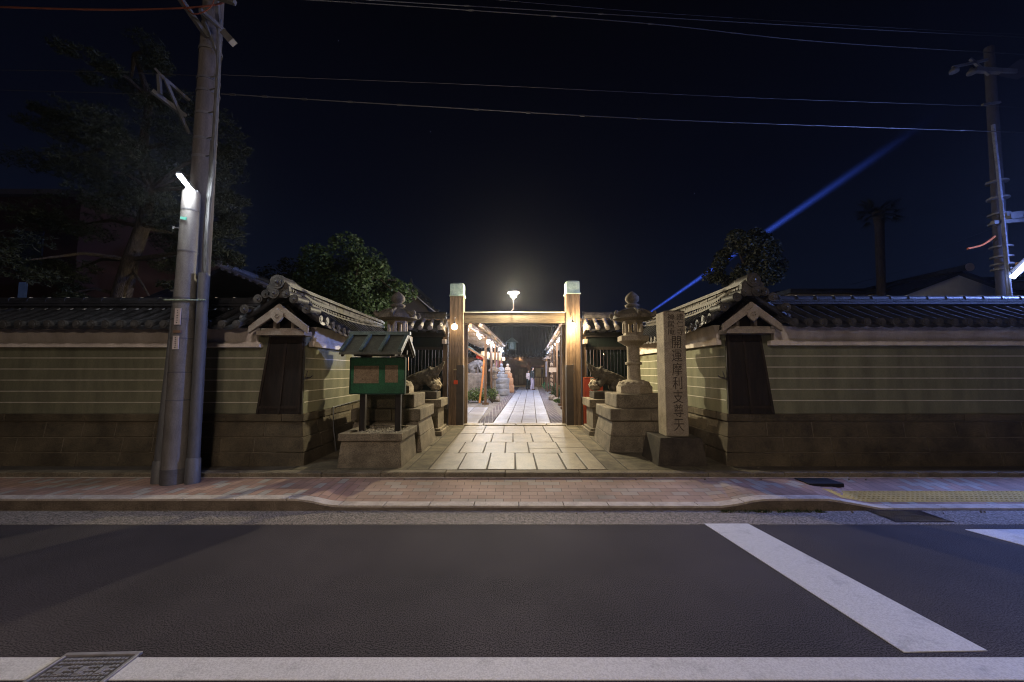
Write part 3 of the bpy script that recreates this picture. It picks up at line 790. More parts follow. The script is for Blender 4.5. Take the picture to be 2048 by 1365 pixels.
# ================================================================== STONE LANTERNS
def zy(y, Y): return atY(1024, y, Y).z
def stone_lantern(cx, cy, label):
    t = thing('stone_lantern', (cx, cy, GZ), label, 'stone lantern', 'tall stone lanterns flanking the path')
    mb = MB()
    # battered base in blocks
    for a, b in ((-.66, -.05), (-.05, .66)):
        k = .585 / .66
        mb.hexa([(cx + a + .003, cy - .66, GZ - .02), (cx + b - .003, cy - .66, GZ - .02), (cx + b - .003, cy + .66, GZ - .02), (cx + a + .003, cy + .66, GZ - .02)],
                [(cx + a * .94 + .003, cy - .62, .46), (cx + b * .94 - .003, cy - .62, .46), (cx + b * .94 - .003, cy + .62, .46), (cx + a * .94 + .003, cy + .62, .46)])
    for a, b in ((-.62, .18), (.18, .62)):
        mb.hexa([(cx + a + .003, cy - .615, .465), (cx + b - .003, cy - .615, .465), (cx + b - .003, cy + .615, .465), (cx + a + .003, cy + .615, .465)],
                [(cx + a * .91 + .003, cy - .56, .72), (cx + b * .91 - .003, cy - .56, .72), (cx + b * .91 - .003, cy + .56, .72), (cx + a * .91 + .003, cy + .56, .72)])
    mb.build('battered_base', granite, t, bevel=.01)
    mb = MB().box(cx - .61, cx + .1, cy - .61, cy + .61, .725, .93).box(cx + .106, cx + .61, cy - .61, cy + .61, .725, .93)
    mb.build('slab', granite, t, bevel=.012)
    MB().box(cx - .46, cx + .46, cy - .46, cy + .46, .935, 1.18).build('top_block', granite, t, bevel=.012)
    z0 = 1.182
    n = 6
    mb = MB().lathe([(.34, 0), (.34, .12), (.325, .14)], (cx, cy, z0), 6, R(30))
    mb.lathe([(.31, .14), (.30, .17), (.25, .215), (.18, .245), (.15, .25)], (cx, cy, z0), 24)
    for k in range(16):
        a = k * math.pi / 8; mb.ball((cx + .245 * math.cos(a), cy + .245 * math.sin(a), z0 + .175), .052, 8, (1, 1, .9))
    mb.build('lotus_base', granite_pale, t)
    zs = z0 + .25
    mb = MB().lathe([(.135, 0), (.125, .02), (.12, .28), (.15, .29), (.155, .315), (.15, .335), (.12, .345), (.118, .62), (.14, .655)], (cx, cy, zs), 24); mb.build('shaft', granite_pale, t)
    zp = zs + .655
    mb = MB().lathe([(.16, 0), (.24, .055), (.30, .085), (.30, .175), (.27, .19)], (cx, cy, zp), 6, R(30)); mb.build('platform', granite_pale, t, bevel=.006)
    mb = MB()
    for k in range(6):
        a = R(60 * k); mb.T = lambda x, y, z, a=a: (cx + (x * math.cos(a) - y * math.sin(a)), cy + (x * math.sin(a) + y * math.cos(a)), zp + .19 + z)
        mb.box(.165, .175, -.07, .07, .07, .14) if k % 3 == 0 else None
    mb = MB()
    zf = zp + .19
    # firebox: six corner posts, sill, head
    mb.lathe([(.185, 0), (.185, .06)], (cx, cy, zf), 6, R(30)); mb.lathe([(.19, .245), (.2, .29)], (cx, cy, zf), 6, R(30))
    for k in range(6):
        a = R(60 * k + 30); mb.path([(cx + .165 * math.cos(a), cy + .165 * math.sin(a), zf + .05), (cx + .165 * math.cos(a), cy + .165 * math.sin(a), zf + .25)], .034, 6)
    for k in (0, 3):
        a = R(60 * k); c_ = math.cos(a); s_ = math.sin(a)
        for q in (-.045, 0, .045):
            mb.path([(cx + .15 * c_ - q * s_, cy + .15 * s_ + q * c_, zf + .05), (cx + .15 * c_ - q * s_, cy + .15 * s_ + q * c_, zf + .25)], .012, 4)
    mb.build('firebox', granite_pale, t)
    zr = zf + .29
    mb = MB()
    prof = [(.27, 0), (.375, .035), (.36, .10), (.26, .17), (.16, .225), (.10, .25)]
    mb.lathe(prof, (cx, cy, zr), 24)
    for k in range(6):
        a = R(60 * k + 30); c_ = math.cos(a); s_ = math.sin(a)
        mb.path([(cx + r * c_, cy + r * s_, zr + z) for r, z in ((.15, .225), (.26, .17), (.35, .105), (.40, .09), (.425, .12), (.415, .155), (.39, .16))], [.025, .035, .045, .048, .042, .03, .02], 8)
    mb.build('roof', M('mossy_granite', (.17, .14, .1), (.06, .05, .035), scale=4, fine=80, speck=.5, bump=.5), t)
    zj = zr + .25
    mb = MB().lathe([(.10, 0), (.135, .03), (.14, .06), (.10, .085), (.075, .09), (.08, .1), (.125, .14), (.135, .19), (.115, .24), (.07, .285), (.02, .32), (.004, .335)], (cx, cy, zj), 20)
    mb.build('jewel', MATS['mossy_granite'], t)
    return t
stone_lantern(2.34, 7.68, 'stone lantern on a stepped base right of the path, behind the inscribed pillar')
stone_lantern(-2.22, 7.68, 'stone lantern mostly hidden behind the green notice board')

# ================================================================== BOAR STATUES
boarst = M('statue_stone', (.12, .1, .07), (.04, .033, .023), scale=7, fine=70, speck=.4, bump=.4)
boarl = M('carved_stone', (.4, .33, .23), (.15, .12, .08), scale=9, fine=70, speck=.4, bump=.4)
def boar(cx, cy, sg, label):
    t = thing('boar_statue', (cx, cy, GZ), label, 'statue', 'boar statues beside the gate')
    T = lambda x, y, z: (cx + sg * x, cy + y, z)
    mb = MB(T)
    mb.box(-.5, .46, -.46, .46, GZ - .01, .29); mb.box(-.46, .42, -.42, .42, .292, .34)
    for a in (-.40, -.12, .2): mb.box(a, a + .16 if a > -.3 else a + .2, -.37, .37, .34, .80)
    mb.box(-.36, .32, -.34, .34, .34, .80)
    mb.box(-.48, .44, -.44, .44, .80, .975); mb.build('pedestal', granite, t, bevel=.008)
    MB(T).box(-.36, .3, -.26, .26, .978, 1.13).build('plinth', granite_dark, t, bevel=.008)
    z = 1.13
    mb = MB(T)
    mb.chain([(-.34, 0, z + .22), (-.2, 0, z + .27), (-.02, 0, z + .33), (.08, 0, z + .38), (.16, 0, z + .44)], [.15, .165, .165, .14, .115])
    mb.chain([(.16, 0, z + .44), (.26, 0, z + .50), (.35, 0, z + .58), (.40, 0, z + .68)], [.11, .078, .05, .026])
    mb.chain([(.18, 0, z + .36), (.28, 0, z + .45), (.36, 0, z + .56), (.40, 0, z + .66)], [.09, .05, .034, .022])
    for s_ in (-1, 1):
        mb.chain([(-.3, .1 * s_, z + .18), (-.18, .13 * s_, z + .1), (-.3, .13 * s_, z + .03), (-.18, .13 * s_, z + .025)], [.13, .08, .05, .04])
        mb.chain([(.04, .1 * s_, z + .3), (.12, .12 * s_, z + .16), (.2, .1 * s_, z + .2)], [.1, .06, .04])
        mb.chain([(.1, .09 * s_, z + .52), (.06, .11 * s_, z + .58)], [.035, .012])
    mb.chain([(-.3, 0, z + .36), (-.15, 0, z + .43), (0, 0, z + .48), (.1, 0, z + .53)], [.03, .035, .035, .03])
    mb.chain([(-.48, 0, z + .28), (-.52, 0, z + .2), (-.5, 0, z + .12)], [.03, .02, .02])
    mb.build('body', boarst, t, remesh=.014, wob=.012)
    mb = MB(T)
    for s_ in (-1, 1):
        mb.path([(.27, .055 * s_, z + .47), (.30, .075 * s_, z + .52), (.29, .08 * s_, z + .57)], [.012, .009, .003], 8); mb.ball((.2, .085 * s_, z + .49), .014, 8)
    mb.split('tusk', boarl, t)
    mb = MB(T); rr = random.Random(5)
    mb.ball((.22, 0, z + .14), .13, 16)
    for i in range(46):
        th = rr.uniform(0, 6.28); ph = math.acos(rr.uniform(-.7, .9)); r = .125
        p = Vector((math.sin(ph) * math.cos(th), math.sin(ph) * math.sin(th), math.cos(ph)))
        mb.ball((.22 + p.x * r, p.y * r, z + .14 + p.z * r), rr.uniform(.018, .036), 8)
    for k in range(3):
        c = (.16 + k * .06, -.06 + k * .05, z + .26); mb.path([(c[0] + .04 * math.cos(a * .6), c[1], c[2] + .045 * math.sin(a * .6)) for a in range(11)], .014, 6)
    mb.build('carved_clouds', boarl, t, remesh=.009, wob=.004)
boar(-1.99, 9.25, 1, 'boar statue with raised snout behind the green notice board')
boar(2.14, 9.25, -1, 'boar statue with raised snout in front of the red board')

# ================================================================== INSCRIBED PILLAR
t = thing('inscribed_pillar', (2.52, 6.3, GZ), 'tall square stone pillar carved with a column of dark characters', 'stone pillar')
MB().frus(2.53, 6.38, GZ - .02, .37, .38, .60, .31, .33).build('base', granite_dark, t, bevel=.012)
pz = 2.53
MB().frus(2.53, 6.33, .60, .172, .172, pz, .166, .166).build('shaft', granite_pale, t, bevel=.012)
MB().frus(2.53, 6.33, pz, .166, .166, pz + .02, .12, .12).build('worn_top', granite_dark, t)
yf = 6.33 - .172 - .004
Mx = lambda x, z: Matrix.Translation((x, yf + (z - .6) * .0031, z)) @ Matrix.Rotation(R(90), 4, 'X')
text('inscription', '開\n運\n摩\n利\n支\n尊\n天', .215, Mx(2.55, 2.14), ink2, t, bold=0, line=.98, xs=.78)
text('inscription', '建\n仁\n寺', .115, Mx(2.615, 2.49), ink2, t, bold=0, line=1.0)
text('inscription', '禅\n居\n庵', .115, Mx(2.475, 2.49), ink2, t, bold=0, line=1.0)
mb = MB(); rr = random.Random(3)

# ================================================================== NOTICE BOARD
t = thing('notice_board', (-2.08, 6.38, GZ), 'roofed green notice board with two faded papers on a stone planter', 'notice board')
mb = MB().frus(-2.08, 6.38, GZ - .02, .47, .47, .575, .435, .435); mb.build('stone_box', granite, t, bevel=.01)
mb = MB()
for a, b, c, d_ in ((-.47, .47, -.47, -.36), (-.47, .47, .36, .47), (-.47, -.36, -.36, .36), (.36, .47, -.36, .36)):
    mb.box(-2.08 + a, -2.08 + b, 6.38 + c, 6.38 + d_, .575, .685)
mb.build('rim', granite, t, bevel=.01)
mb = MB().box(-2.43, -1.73, 6.03, 6.73, .58, .645)
for i in range(420): mb.ball((random.uniform(-2.42, -1.74), random.uniform(6.04, 6.72), .648 + random.uniform(0, .008)), random.uniform(.009, .02), 6, (1, 1, .7))
mb.build('gravel_fill', M('pebble', (.4, .36, .28), (.08, .07, .05), scale=30, bump=.3), t)
for x in (-2.36, -1.80): MB().box(x - .043, x + .043, 6.33, 6.42, .6, 1.95).build('leg', wood_dark, t, bevel=.008)
bd = MB().box(-2.53, -1.69, 6.27, 6.33, 1.25, 1.80).build('board', greenpaint, t, bevel=.004)
MB().box(-2.545, -2.53, 6.26, 6.335, 1.24, 1.81).box(-1.69, -1.675, 6.26, 6.335, 1.24, 1.81).box(-2.53, -1.69, 6.26, 6.335, 1.80, 1.815).box(-2.53, -1.69, 6.26, 6.335, 1.235, 1.25).build('trim', M('green_trim', (.015, .05, .03)), bd)
def paper_sheet(a, b):
    p0 = atY(a[0], a[1], 6.265); p1 = atY(b[0], b[1], 6.265)
    n = 8; mb = MB()
    for i in range(n):
        x0 = p0.x + (p1.x - p0.x) * i / n; x1 = p0.x + (p1.x - p0.x) * (i + 1) / n
        y0 = 6.266 - abs(math.sin(i * 1.3)) * .003; y1 = 6.266 - abs(math.sin((i + 1) * 1.3)) * .003
        mb.hexa([(x0, y0, p1.z), (x1, y1, p1.z), (x1, 6.269, p1.z), (x0, 6.269, p1.z)], [(x0, y0, p0.z), (x1, y1, p0.z), (x1, 6.269, p0.z), (x0, 6.269, p0.z)])
    mb.build('paper', paper, bd)
paper_sheet((708, 732), (757, 767)); paper_sheet((770.5, 731), (795.5, 765.5))
# roof
zr, ze = 2.155, 1.87; yr = 6.33; x0, x1 = -2.565, -1.64
mb = MB()
for sg in (-1, 1):
    for q in range(3):
        a, b = q / 3, (q + 1) / 3
        ya, yb = yr + sg * .42 * a, yr + sg * .42 * b + sg * .006; za, zb_ = zr + (ze - zr) * a + .012, zr + (ze - zr) * b + .004
        mb.hexa([(x0, ya, za - .03), (x1, ya, za - .03), (x1, yb, zb_ - .03), (x0, yb, zb_ - .03)], [(x0, ya, za), (x1, ya, za), (x1, yb, zb_), (x0, yb, zb_)])
mb.build('roof', darkpatina2, t)
mb = MB()
for i in range(4):
    x = x0 + .03 + i * (x1 - x0 - .06) / 3
    for sg in (-1, 1): mb.obox((x, yr, zr + .03), (x, yr + sg * .43, ze + .028), .055, .05)
mb.box(x0 - .02, x1 + .02, yr - .05, yr + .05, zr + .01, zr + .07)
mb.build('roof_ribs', darkpatina, t, bevel=.008)
mb = MB()
for x in (x0 + .02, x1 - .05):
    for sg in (-1, 1): mb.obox((x + .015, yr, zr - .03), (x + .015, yr + sg * .41, ze - .03), .03, .06)
mb.box(x0 + .05, x1 - .05, yr - .3, yr - .26, 1.87, 1.91).box(x0 + .05, x1 - .05, yr + .26, yr + .3, 1.87, 1.91).box(-2.54, -1.665, yr - .03, yr + .03, 1.86, 1.93)
for x in (-2.36, -1.80): mb.box(x - .03, x + .03, yr - .32, yr + .32, 1.825, 1.87)
mb.build('roof_frame', wood_dark, t)

# ================================================================== POLES
PX, PY, PZ = -4.45, 5.36, .13
ledm = emit('led_glow', (.86, .93, 1), 650)
t = thing('street_lamp', (PX, PY, PZ), 'grey steel pole carrying the lit white lamp beside the concrete utility pole', 'street lamp')
ztop = atY(392, 386, PY).z
po = MB().path([(PX, PY, PZ - .05), (PX, PY, .33), (PX, PY, 2.2), (PX, PY, ztop)], [.142, .14, .125, .105], 28).build('pole', polegrey, t)
mb = MB()
for y_, rr_ in ((423, .111), (505, .117), (598, .124), (640, .13), (678, .132), (745, .134), (800, .137)):
    z = atY(380, y_, PY).z; mb.path([(PX, PY, z - .008), (PX, PY, z + .008)], rr_ + .001, 28)
mb.path([(PX, PY, .125), (PX, PY, .33)], .147, 28)
mb.split('band', metalgrey, po)
p0 = Vector((PX, PY, ztop)); 
mb = MB(); mb.path([(PX, PY, ztop), (PX, PY, ztop + .03)], .085, 16)
for k in range(4): mb.path([(PX + .08 * math.cos(k * 1.57), PY + .08 * math.sin(k * 1.57), ztop), (PX + .08 * math.cos(k * 1.57), PY + .08 * math.sin(k * 1.57), ztop + .035)], .008, 6)
mb.build('top_bracket', metalgrey, t)
a = atY(386, 381, PY - .02); b = atY(357, 345, PY - .36)
hd = MB()
hd.obox(a, b, .06, .03, (0, 0, 1)); 
hd_o = hd.build('lamp_housing', metalgrey, t, bevel=.006)
d_ = (b - a).normalized(); dn = Vector((0, 0, -1)); dn = (dn - d_ * dn.dot(d_)).normalized()
MB().obox(a + d_ * .03 + dn * .032, b - d_ * .01 + dn * .024, .05, .014).build('led_tube', ledm, hd_o)
for y0, y1, lab in ((617, 650, '下\n京\n'), (672, 699, '建\n仁\n寺')):
    za, zb_ = atY(370, y0, PY - .14).z, atY(370, y1, PY - .14).z
    xx = PX + .035 if y0 < 650 else PX + .03
    MB().box(xx - .04, xx + .04, PY - .145, PY - .133, zb_, za).build('name_plate', whitepl, po, bevel=.003)
mb = MB().box(PX - .01, PX + .09, PY - .15, PY - .12, atY(370, 664, PY - .14).z - .015, atY(370, 664, PY - .14).z + .02); mb.build('clamp', M('rusty_clamp', (.2, .12, .08)), po)
rr = random.Random(9)
for xx, y_a, y_b in ((PX + .03, 674, 697), (PX + .035, 619, 648)):
    mb = MB(); z0_, z1_ = atY(370, y_b, PY - .14).z, atY(370, y_a, PY - .14).z
    for k in range(6):
        z = z0_ + (z1_ - z0_) * (k + .5) / 6
        for q in range(2): mb.box(xx + rr.uniform(-.012, 0), xx + rr.uniform(.002, .012), PY - .1465, PY - .144, z - rr.uniform(.002, .008), z + rr.uniform(.001, .006))
    tag(mb.build('worn_marks', inkm, po), kind='stuff')
mb = MB(); zt_ = atY(386, 443, PY).z
mb.prism([(PX - .03, PY - .116, zt_ - .012), (PX + .05, PY - .116, zt_ - .03), (PX + .06, PY - .116, zt_ + .01), (PX - .03, PY - .116, zt_ + .02)], (0, -.008, 0)); mb.build('green_tag', M('green_tag', (.1, .4, .3)), po)
mb = MB().path([(PX - .1, PY, atY(386, 457, PY).z), (PX - .21, PY - .02, atY(386, 457, PY).z)], .009, 6); mb.path([(PX - .205, PY - .02, atY(386, 457, PY).z - .02), (PX - .205, PY - .02, atY(386, 457, PY).z + .02)], .012, 6); mb.build('step_bolt', metalgrey, po)

UX, UY = -4.56, 5.68
t = thing('utility_pole', (UX, UY, PZ), 'tall concrete utility pole with crossarms and cables at the left', 'utility pole', 'utility poles')
up_ = MB().path([(UX, UY, 0.1), (UX, UY, 4), (UX + .0, UY, 10.5)], [.16, .15, .115], 24).build('shaft', concrete, t)
mb = MB()
def arm(p, q, y0, y1, wd=.05):
    mb.obox(atY(p[0], p[1], y0), atY(q[0], q[1], y1), wd, wd)
# side bracket (left of the pole)
arm((304, 182), (372, 234), 5.3, 5.6, .055); arm((318, 150), (320, 188), 5.3, 5.3, .04); arm((322, 152), (379, 202), 5.3, 5.6, .04)
arm((330, 158), (378, 268), 5.32, 5.6, .035); arm((311, 138), (330, 160), 5.3, 5.32, .03)
mb.split('bracket', metalgrey, t)
mb = MB()
arm((355, -10), (415, 75), 5.2, 5.55, .06); arm((400, 20), (448, 62), 5.2, 5.55, .05); arm((400, 18), (435, 110), 5.3, 5.6, .03); arm((350, -30), (470, 5), 5.1, 5.1, .06)
arm((432, -10), (440, 80), 5.4, 5.55, .05); arm((448, 66), (466, 86), 5.4, 5.4, .09)
mb.split('crossarm', metalgrey, t)
mb = MB(); pts = []
for (px, py, Y) in ((439, 40, 5.5), (437, 130, 5.5), (433, 200, 5.5), (428, 280, 5.5), (424, 360, 5.5), (418, 410, 5.5), (413, 480, 5.5), (411, 560, 5.5)): pts.append(atY(px, py, Y))
mb.path(pts, .03, 8)
pts2 = [p + Vector((-.05, .02, 0)) for p in pts[3:]]; mb.path(pts2, .018, 8)
pts2 = [p + Vector((.03, -.03, 0)) for p in pts[1:]]; mb.path(pts2, .012, 8)
mb.build('cable_bundle', M('grey_cable', (.12, .12, .12), (.05, .05, .05), scale=30, stretch=(1, 1, .2)), t)
mb = MB()
for y_ in (106, 165, 190, 235, 285, 320):
    z = atY(415, y_, UY).z; mb.path([(UX, UY, z - .02), (UX, UY, z + .02)], .15, 20)
    mb.path([(UX + .1, UY - .1, z), (UX + .27, UY - .14, z + .01)], .01, 6)
mb.build('band', metalgrey, up_)

t = thing('cable_guard_pipe', (-4.64, 5.36, PZ), 'thin grey conduit pipe left of the steel lamp pole', 'pipe', 'pipes beside the poles')
mb = MB().path([(-4.655, 5.36, .12), (-4.655, 5.36, .45), (-4.6, 5.42, 2.86)], [.055, .055, .045], 16); mb.build('pipe', plastic, t)
MB().path([(-4.655, 5.36, .12), (-4.655, 5.36, .40), (-4.655, 5.36, .42)], [.078, .072, .064], 16).build('collar', plastic, t)
MB().obox((-4.68, 5.40, 2.7), (-4.56, 5.38, 2.7), .02, .02).build('hook', metalgrey, t)
t = thing('cable_guard_pipe', (-4.2, 5.36, PZ), 'thick grey guard pipe with a foot collar right of the steel lamp pole', 'pipe', 'pipes beside the poles')
MB().path([(-4.205, 5.36, .12), (-4.22, 5.38, 2.93)], [.07, .066], 18).build('pipe', plastic, t)
MB().path([(-4.205, 5.36, .12), (-4.205, 5.36, .44), (-4.205, 5.36, .46)], [.088, .084, .074], 18).build('collar', plastic, t)
mb = MB().path([(-4.42, 5.4, atY(400, 600, 5.36).z - .01), (-4.42, 5.4, atY(400, 600, 5.36).z + .01)], .29, 28)
mbk = MB(); zc_ = atY(400, 600, 5.3).z
for i in range(40):
    f = i / 39; mbk.ball((-4.68 + .54 * f, 5.28 - .1 * math.sin(f * 3.1416) + .03, zc_ - .02 * math.sin(f * 3.14)), .014, 6)
tag(mbk.build('clamp_chain', M('weathered_chain', (.25, .3, .22), (.1, .12, .09), scale=40)), 'pale beaded chain clamp tying the two pipes to the steel pole', 'chain')

# right utility pole (behind the wall)
RX, RY = 11.3, 9.2
t = thing('utility_pole', (RX, RY, .15), 'tall dark utility pole with blue-lit cable rising behind the right wall', 'utility pole', 'utility poles')
_a = atY(2008, 600, RY); _b = atY(1984, 200, RY); _d = (_b.x - _a.x) / (_b.z - _a.z); RL = lambda z: _a.x + _d * (z - _a.z)
MB().path([(RL(.15), RY, .15), (RL(4), RY, 4), (RL(9.5), RY, 9.5)], [.125, .12, .09], 20).build('shaft', M('dark_pole_concrete', (.04, .037, .045), (.025, .023, .028), scale=5), t)
mb = MB()
for (p, q, wd) in (((1950, 140), (2030, 145), .1), ((1905, 135), (1975, 120), .05), ((1940, 118), (1978, 150), .05), ((2000, 205), (1965, 210), .05), ((2010, 430), (2060, 425), .08), ((1985, 446), (2060, 440), .08), ((2016, 435), (2040, 432), .12)):
    mb.obox(atY(p[0], p[1], RY - .2), atY(q[0], q[1], RY - .2), wd, wd)
for y_ in (365, 398, 430, 448, 495, 515, 530, 540):
    z = atY(2005, y_, RY).z; mb.path([(RL(z), RY, z - .02), (RL(z), RY, z + .02)], .19, 16)
mb.split('crossarm', metalgrey, t)
mb = MB()
for px, py in ((1908, 141), (1943, 144)): p = atY(px, py, RY - .2); mb.lathe([(.03, -.06), (.09, -.05), (.09, 0), (.05, .04), (.02, .1)], p, 12)
mb.split('insulator', metalgrey, t)
MB().hexa([atY(x, y, 9.0) for x, y in ((1995, 152), (2035, 160), (2090, 130), (2040, 118))], [atY(x, y, 9.5) for x, y in ((1995, 152), (2035, 160), (2090, 130), (2040, 118))]).build('transformer', MATS['dark_pole_concrete'], t)
mb = MB().path([atY(1986, 250, RY - .25), atY(1995, 330, RY - .25), atY(2002, 400, RY - .25), atY(2012, 520, RY - .25), atY(2018, 602, RY - .25)], .035, 8)
mb.path([atY(2004, 400, RY - .3), atY(2024, 602, RY - .3)], .02, 8); mb.split('cable', M('pale_cable', (.16, .17, .22), scale=20), t)
tubem = emit('blue_tube_glow', (.45, .58, 1), 22)
t = thing('tube_street_lamp', (12, 8.6, .15), 'blue-white tube lamp glowing at the right edge above the wall', 'street lamp')
MB().path([atY(2024, 556, 8.8), atY(2062, 520, 8.6)], .05, 12).build('tube', tubem, t)
MB().obox(atY(2022, 552, 8.86) + Vector((0, 0, .09)), atY(2064, 514, 8.66) + Vector((0, 0, .09)), .14, .05).build('housing', metalgrey, t)
MB().box(12.1, 12.18, 9.1, 9.18, .15, 4.2).build('post', metalgrey, t); MB().box(12.1, 12.18, 8.5, 9.1, 4.1, 4.18).build('arm', metalgrey, t)
p = atY(2046, 532, 9.3)
MB().box(p.x - .05, p.x + .3, 9.3, 9.4, p.z - .1, p.z + .1).build('orange_box', M('orange_box', (.6, .3, .08)), t)

# ------------------------------------------------------------------ wires
wirem = M('wire', (.03, .028, .03), (.02, .02, .02), bump=0, rough=.5)
def wire(pts, r, label, mat=None, grp='overhead wires across the street', beads=0):
    P_ = [atY(*p) for p in pts]; out = []
    # subdivide smoothly (Catmull)
    for i in range(len(P_) - 1):
        p0, p1, p2, p3 = P_[max(i - 1, 0)], P_[i], P_[i + 1], P_[min(i + 2, len(P_) - 1)]
        for k in range(10):
            t_ = k / 10; out.append(.5 * ((2 * p1) + (p2 - p0) * t_ + (2 * p0 - 5 * p1 + 4 * p2 - p3) * t_ * t_ + (3 * p1 - p0 - 3 * p2 + p3) * t_ ** 3))
    r *= .65
    out.append(P_[-1]); mb = MB().path(out, r, 6)
    for i in range(beads):
        q = out[int((i + .5) * len(out) / beads)]; mb.path([q - Vector((.04, 0, 0)), q + Vector((.04, 0, 0))], r * 2.2, 6)
    tag(mb.build('overhead_wire', mat or wirem), label, 'wire', grp)
wire([(440, 188, 5.6), (850, 213, 6.2), (1400, 243, 7.4), (2060, 266, 9)], .012, 'lowest and thickest wire, running from the left pole to the right pole', beads=14)
wire([(440, 150, 5.6), (1000, 172, 6.6), (1500, 196, 7.8), (2060, 216, 9)], .006, 'faint thin wire just above the lowest one')
wire([(445, -10, 5.6), (900, 18, 6.4), (1300, 48, 7.2), (1640, 84, 8), (2060, 110, 9)], .012, 'third wire from the top, sloping to the right pole', beads=9)
wire([(560, -10, 5.6), (1100, 22, 6.8), (1600, 52, 7.8), (2060, 76, 9)], .011, 'topmost wire crossing the whole sky', beads=6)
wire([(760, -20, 5.6), (1300, 25, 7.2), (1800, 57, 8.5), (2060, 70, 9)], .005, 'thin wire close under the topmost one')
wire([(-20, 140, 5.6), (200, 144, 5.6), (400, 152, 5.6)], .006, 'upper thin wire leaving the left pole towards the left')
wire([(-20, 180, 5.6), (200, 186, 5.6), (400, 192, 5.6)], .006, 'lower thin wire leaving the left pole towards the left')
wire([(-20, 14, 5.2), (240, 20, 5.2), (420, 12, 5.2), (470, -10, 5.3)], .018, 'rusty orange cable at the top left corner', M('orange_cable', (.14, .035, .015)))
wire([(360, -5, 5.1), (385, 28, 5.1), (420, 16, 5.1), (430, -10, 5.1)], .012, 'short orange cable loop at the top of the left pole', MATS['orange_cable'])
wire([(1935, 498, 9), (1965, 490, 9), (1990, 473, 9)], .035, 'short orange sleeve of cable beside the right pole', M('orange_sleeve', (.5, .12, .03)))
wire([(1780, 535, 20), (1900, 490, 14), (1998, 452, 9)], .008, 'upper thin wire dropping from the right pole to the houses', grp='service wires at the right')
wire([(1700, 570, 20), (1850, 530, 14), (1998, 478, 9)], .008, 'lower thin wire dropping from the right pole to the houses', grp='service wires at the right')

# ================================================================== TREES
def leafcloud(mb, c, r, n, size, flat=(1, 1, 1), rr=random, shell=.45):
    for i in range(n):
        while True:
            p = Vector((rr.uniform(-1, 1), rr.uniform(-1, 1), rr.uniform(-1, 1)))
            if shell < p.length < 1: break
        q = Vector((c[0] + p.x * r * flat[0], c[1] + p.y * r * flat[1], c[2] + p.z * r * flat[2]))
        a = Vector((rr.gauss(0, 1), rr.gauss(0, 1), rr.gauss(0, .6))).normalized(); b = a.cross(Vector((rr.gauss(0, 1), rr.gauss(0, 1), rr.gauss(0, 1)))).normalized()
        s1 = size * rr.uniform(.6, 1.2); s2 = s1 * .55
        mb._add([q - a * s1, q + b * s2, q + a * s1, q - b * s2], [(0, 1, 2, 3)])
def needles(mb, c, r, n, rr=random):
    for i in range(n):
        while True:
            p = Vector((rr.uniform(-1, 1), rr.uniform(-1, 1), rr.uniform(-1, 1)))
            if p.length < 1: break
        q = Vector((c[0] + p.x * r, c[1] + p.y * r, c[2] + p.z * r * .38))
        for k in range(7):
            d = Vector((rr.gauss(0, 1), rr.gauss(0, 1), rr.gauss(.5, .7))).normalized() * rr.uniform(.07, .13)
            sd = d.cross(Vector((rr.gauss(0, 1), rr.gauss(0, 1), rr.gauss(0, 1)))).normalized() * .008
            mb._add([q - sd, q + sd, q + d], [(0, 1, 2)])
def round_tree(name, base, top, rad, n, mat, label, seed, trunk_r=.14, cat='tree', lobes=34):
    rr = random.Random(seed)
    t = thing(name, base, label, cat)
    cz = top - rad * 1.0
    mb = MB(); mb.path([base, (base[0] + .1, base[1], base[2] + (cz - base[2]) * .5), (base[0], base[1], cz)], [trunk_r, trunk_r * .8, trunk_r * .5], 10)
    for k in range(9):
        a = rr.uniform(0, 6.28); mb.path([(base[0], base[1], cz - rad * .5 + k * .1), (base[0] + math.cos(a) * rad * .4, base[1] + math.sin(a) * rad * .4, cz + rr.uniform(-.2, .4) * rad), (base[0] + math.cos(a) * rad * .75, base[1] + math.sin(a) * rad * .75, cz + rr.uniform(-.2, .6) * rad)], [trunk_r * .4, trunk_r * .25, .02], 6)
    mb.build('trunk', bark, t)
    mb = MB()
    for k in range(lobes):
        while True:
            p = Vector((rr.uniform(-1, 1), rr.uniform(-1, 1), rr.uniform(-.8, 1)))
            if .12 < p.length < .86: break
        leafcloud(mb, (base[0] + p.x * rad, base[1] + p.y * rad, cz + p.z * rad * .92), rad * rr.uniform(.2, .36), n // lobes, .06, (1, 1, .75), rr, .2)
    mb.build('crown', mat, t, smooth=False)
    return t
round_tree('broadleaf_tree', (-5.35, 13, .15), 6.15, 1.95, 30000, leaf_g, 'rounded leafy green tree between the left gable and the gate', 3, lobes=48)
round_tree('broadleaf_tree', (8.3, 14, .15), 6.75, 1.35, 16000, leaf_b, 'dark ragged tree rising behind the right gable', 4, lobes=40)
round_tree('broadleaf_tree', (-8.3, 15, .15), 6.2, 1.5, 6000, leaf_b, 'dim tree with sparse brown leaves behind the left gable', 8)
0 and round_tree('broadleaf_tree', (2.6, 42, .15), 12.2, 2.2, 4000, leaf_b, 'faint distant tree above the gate beam', 9)
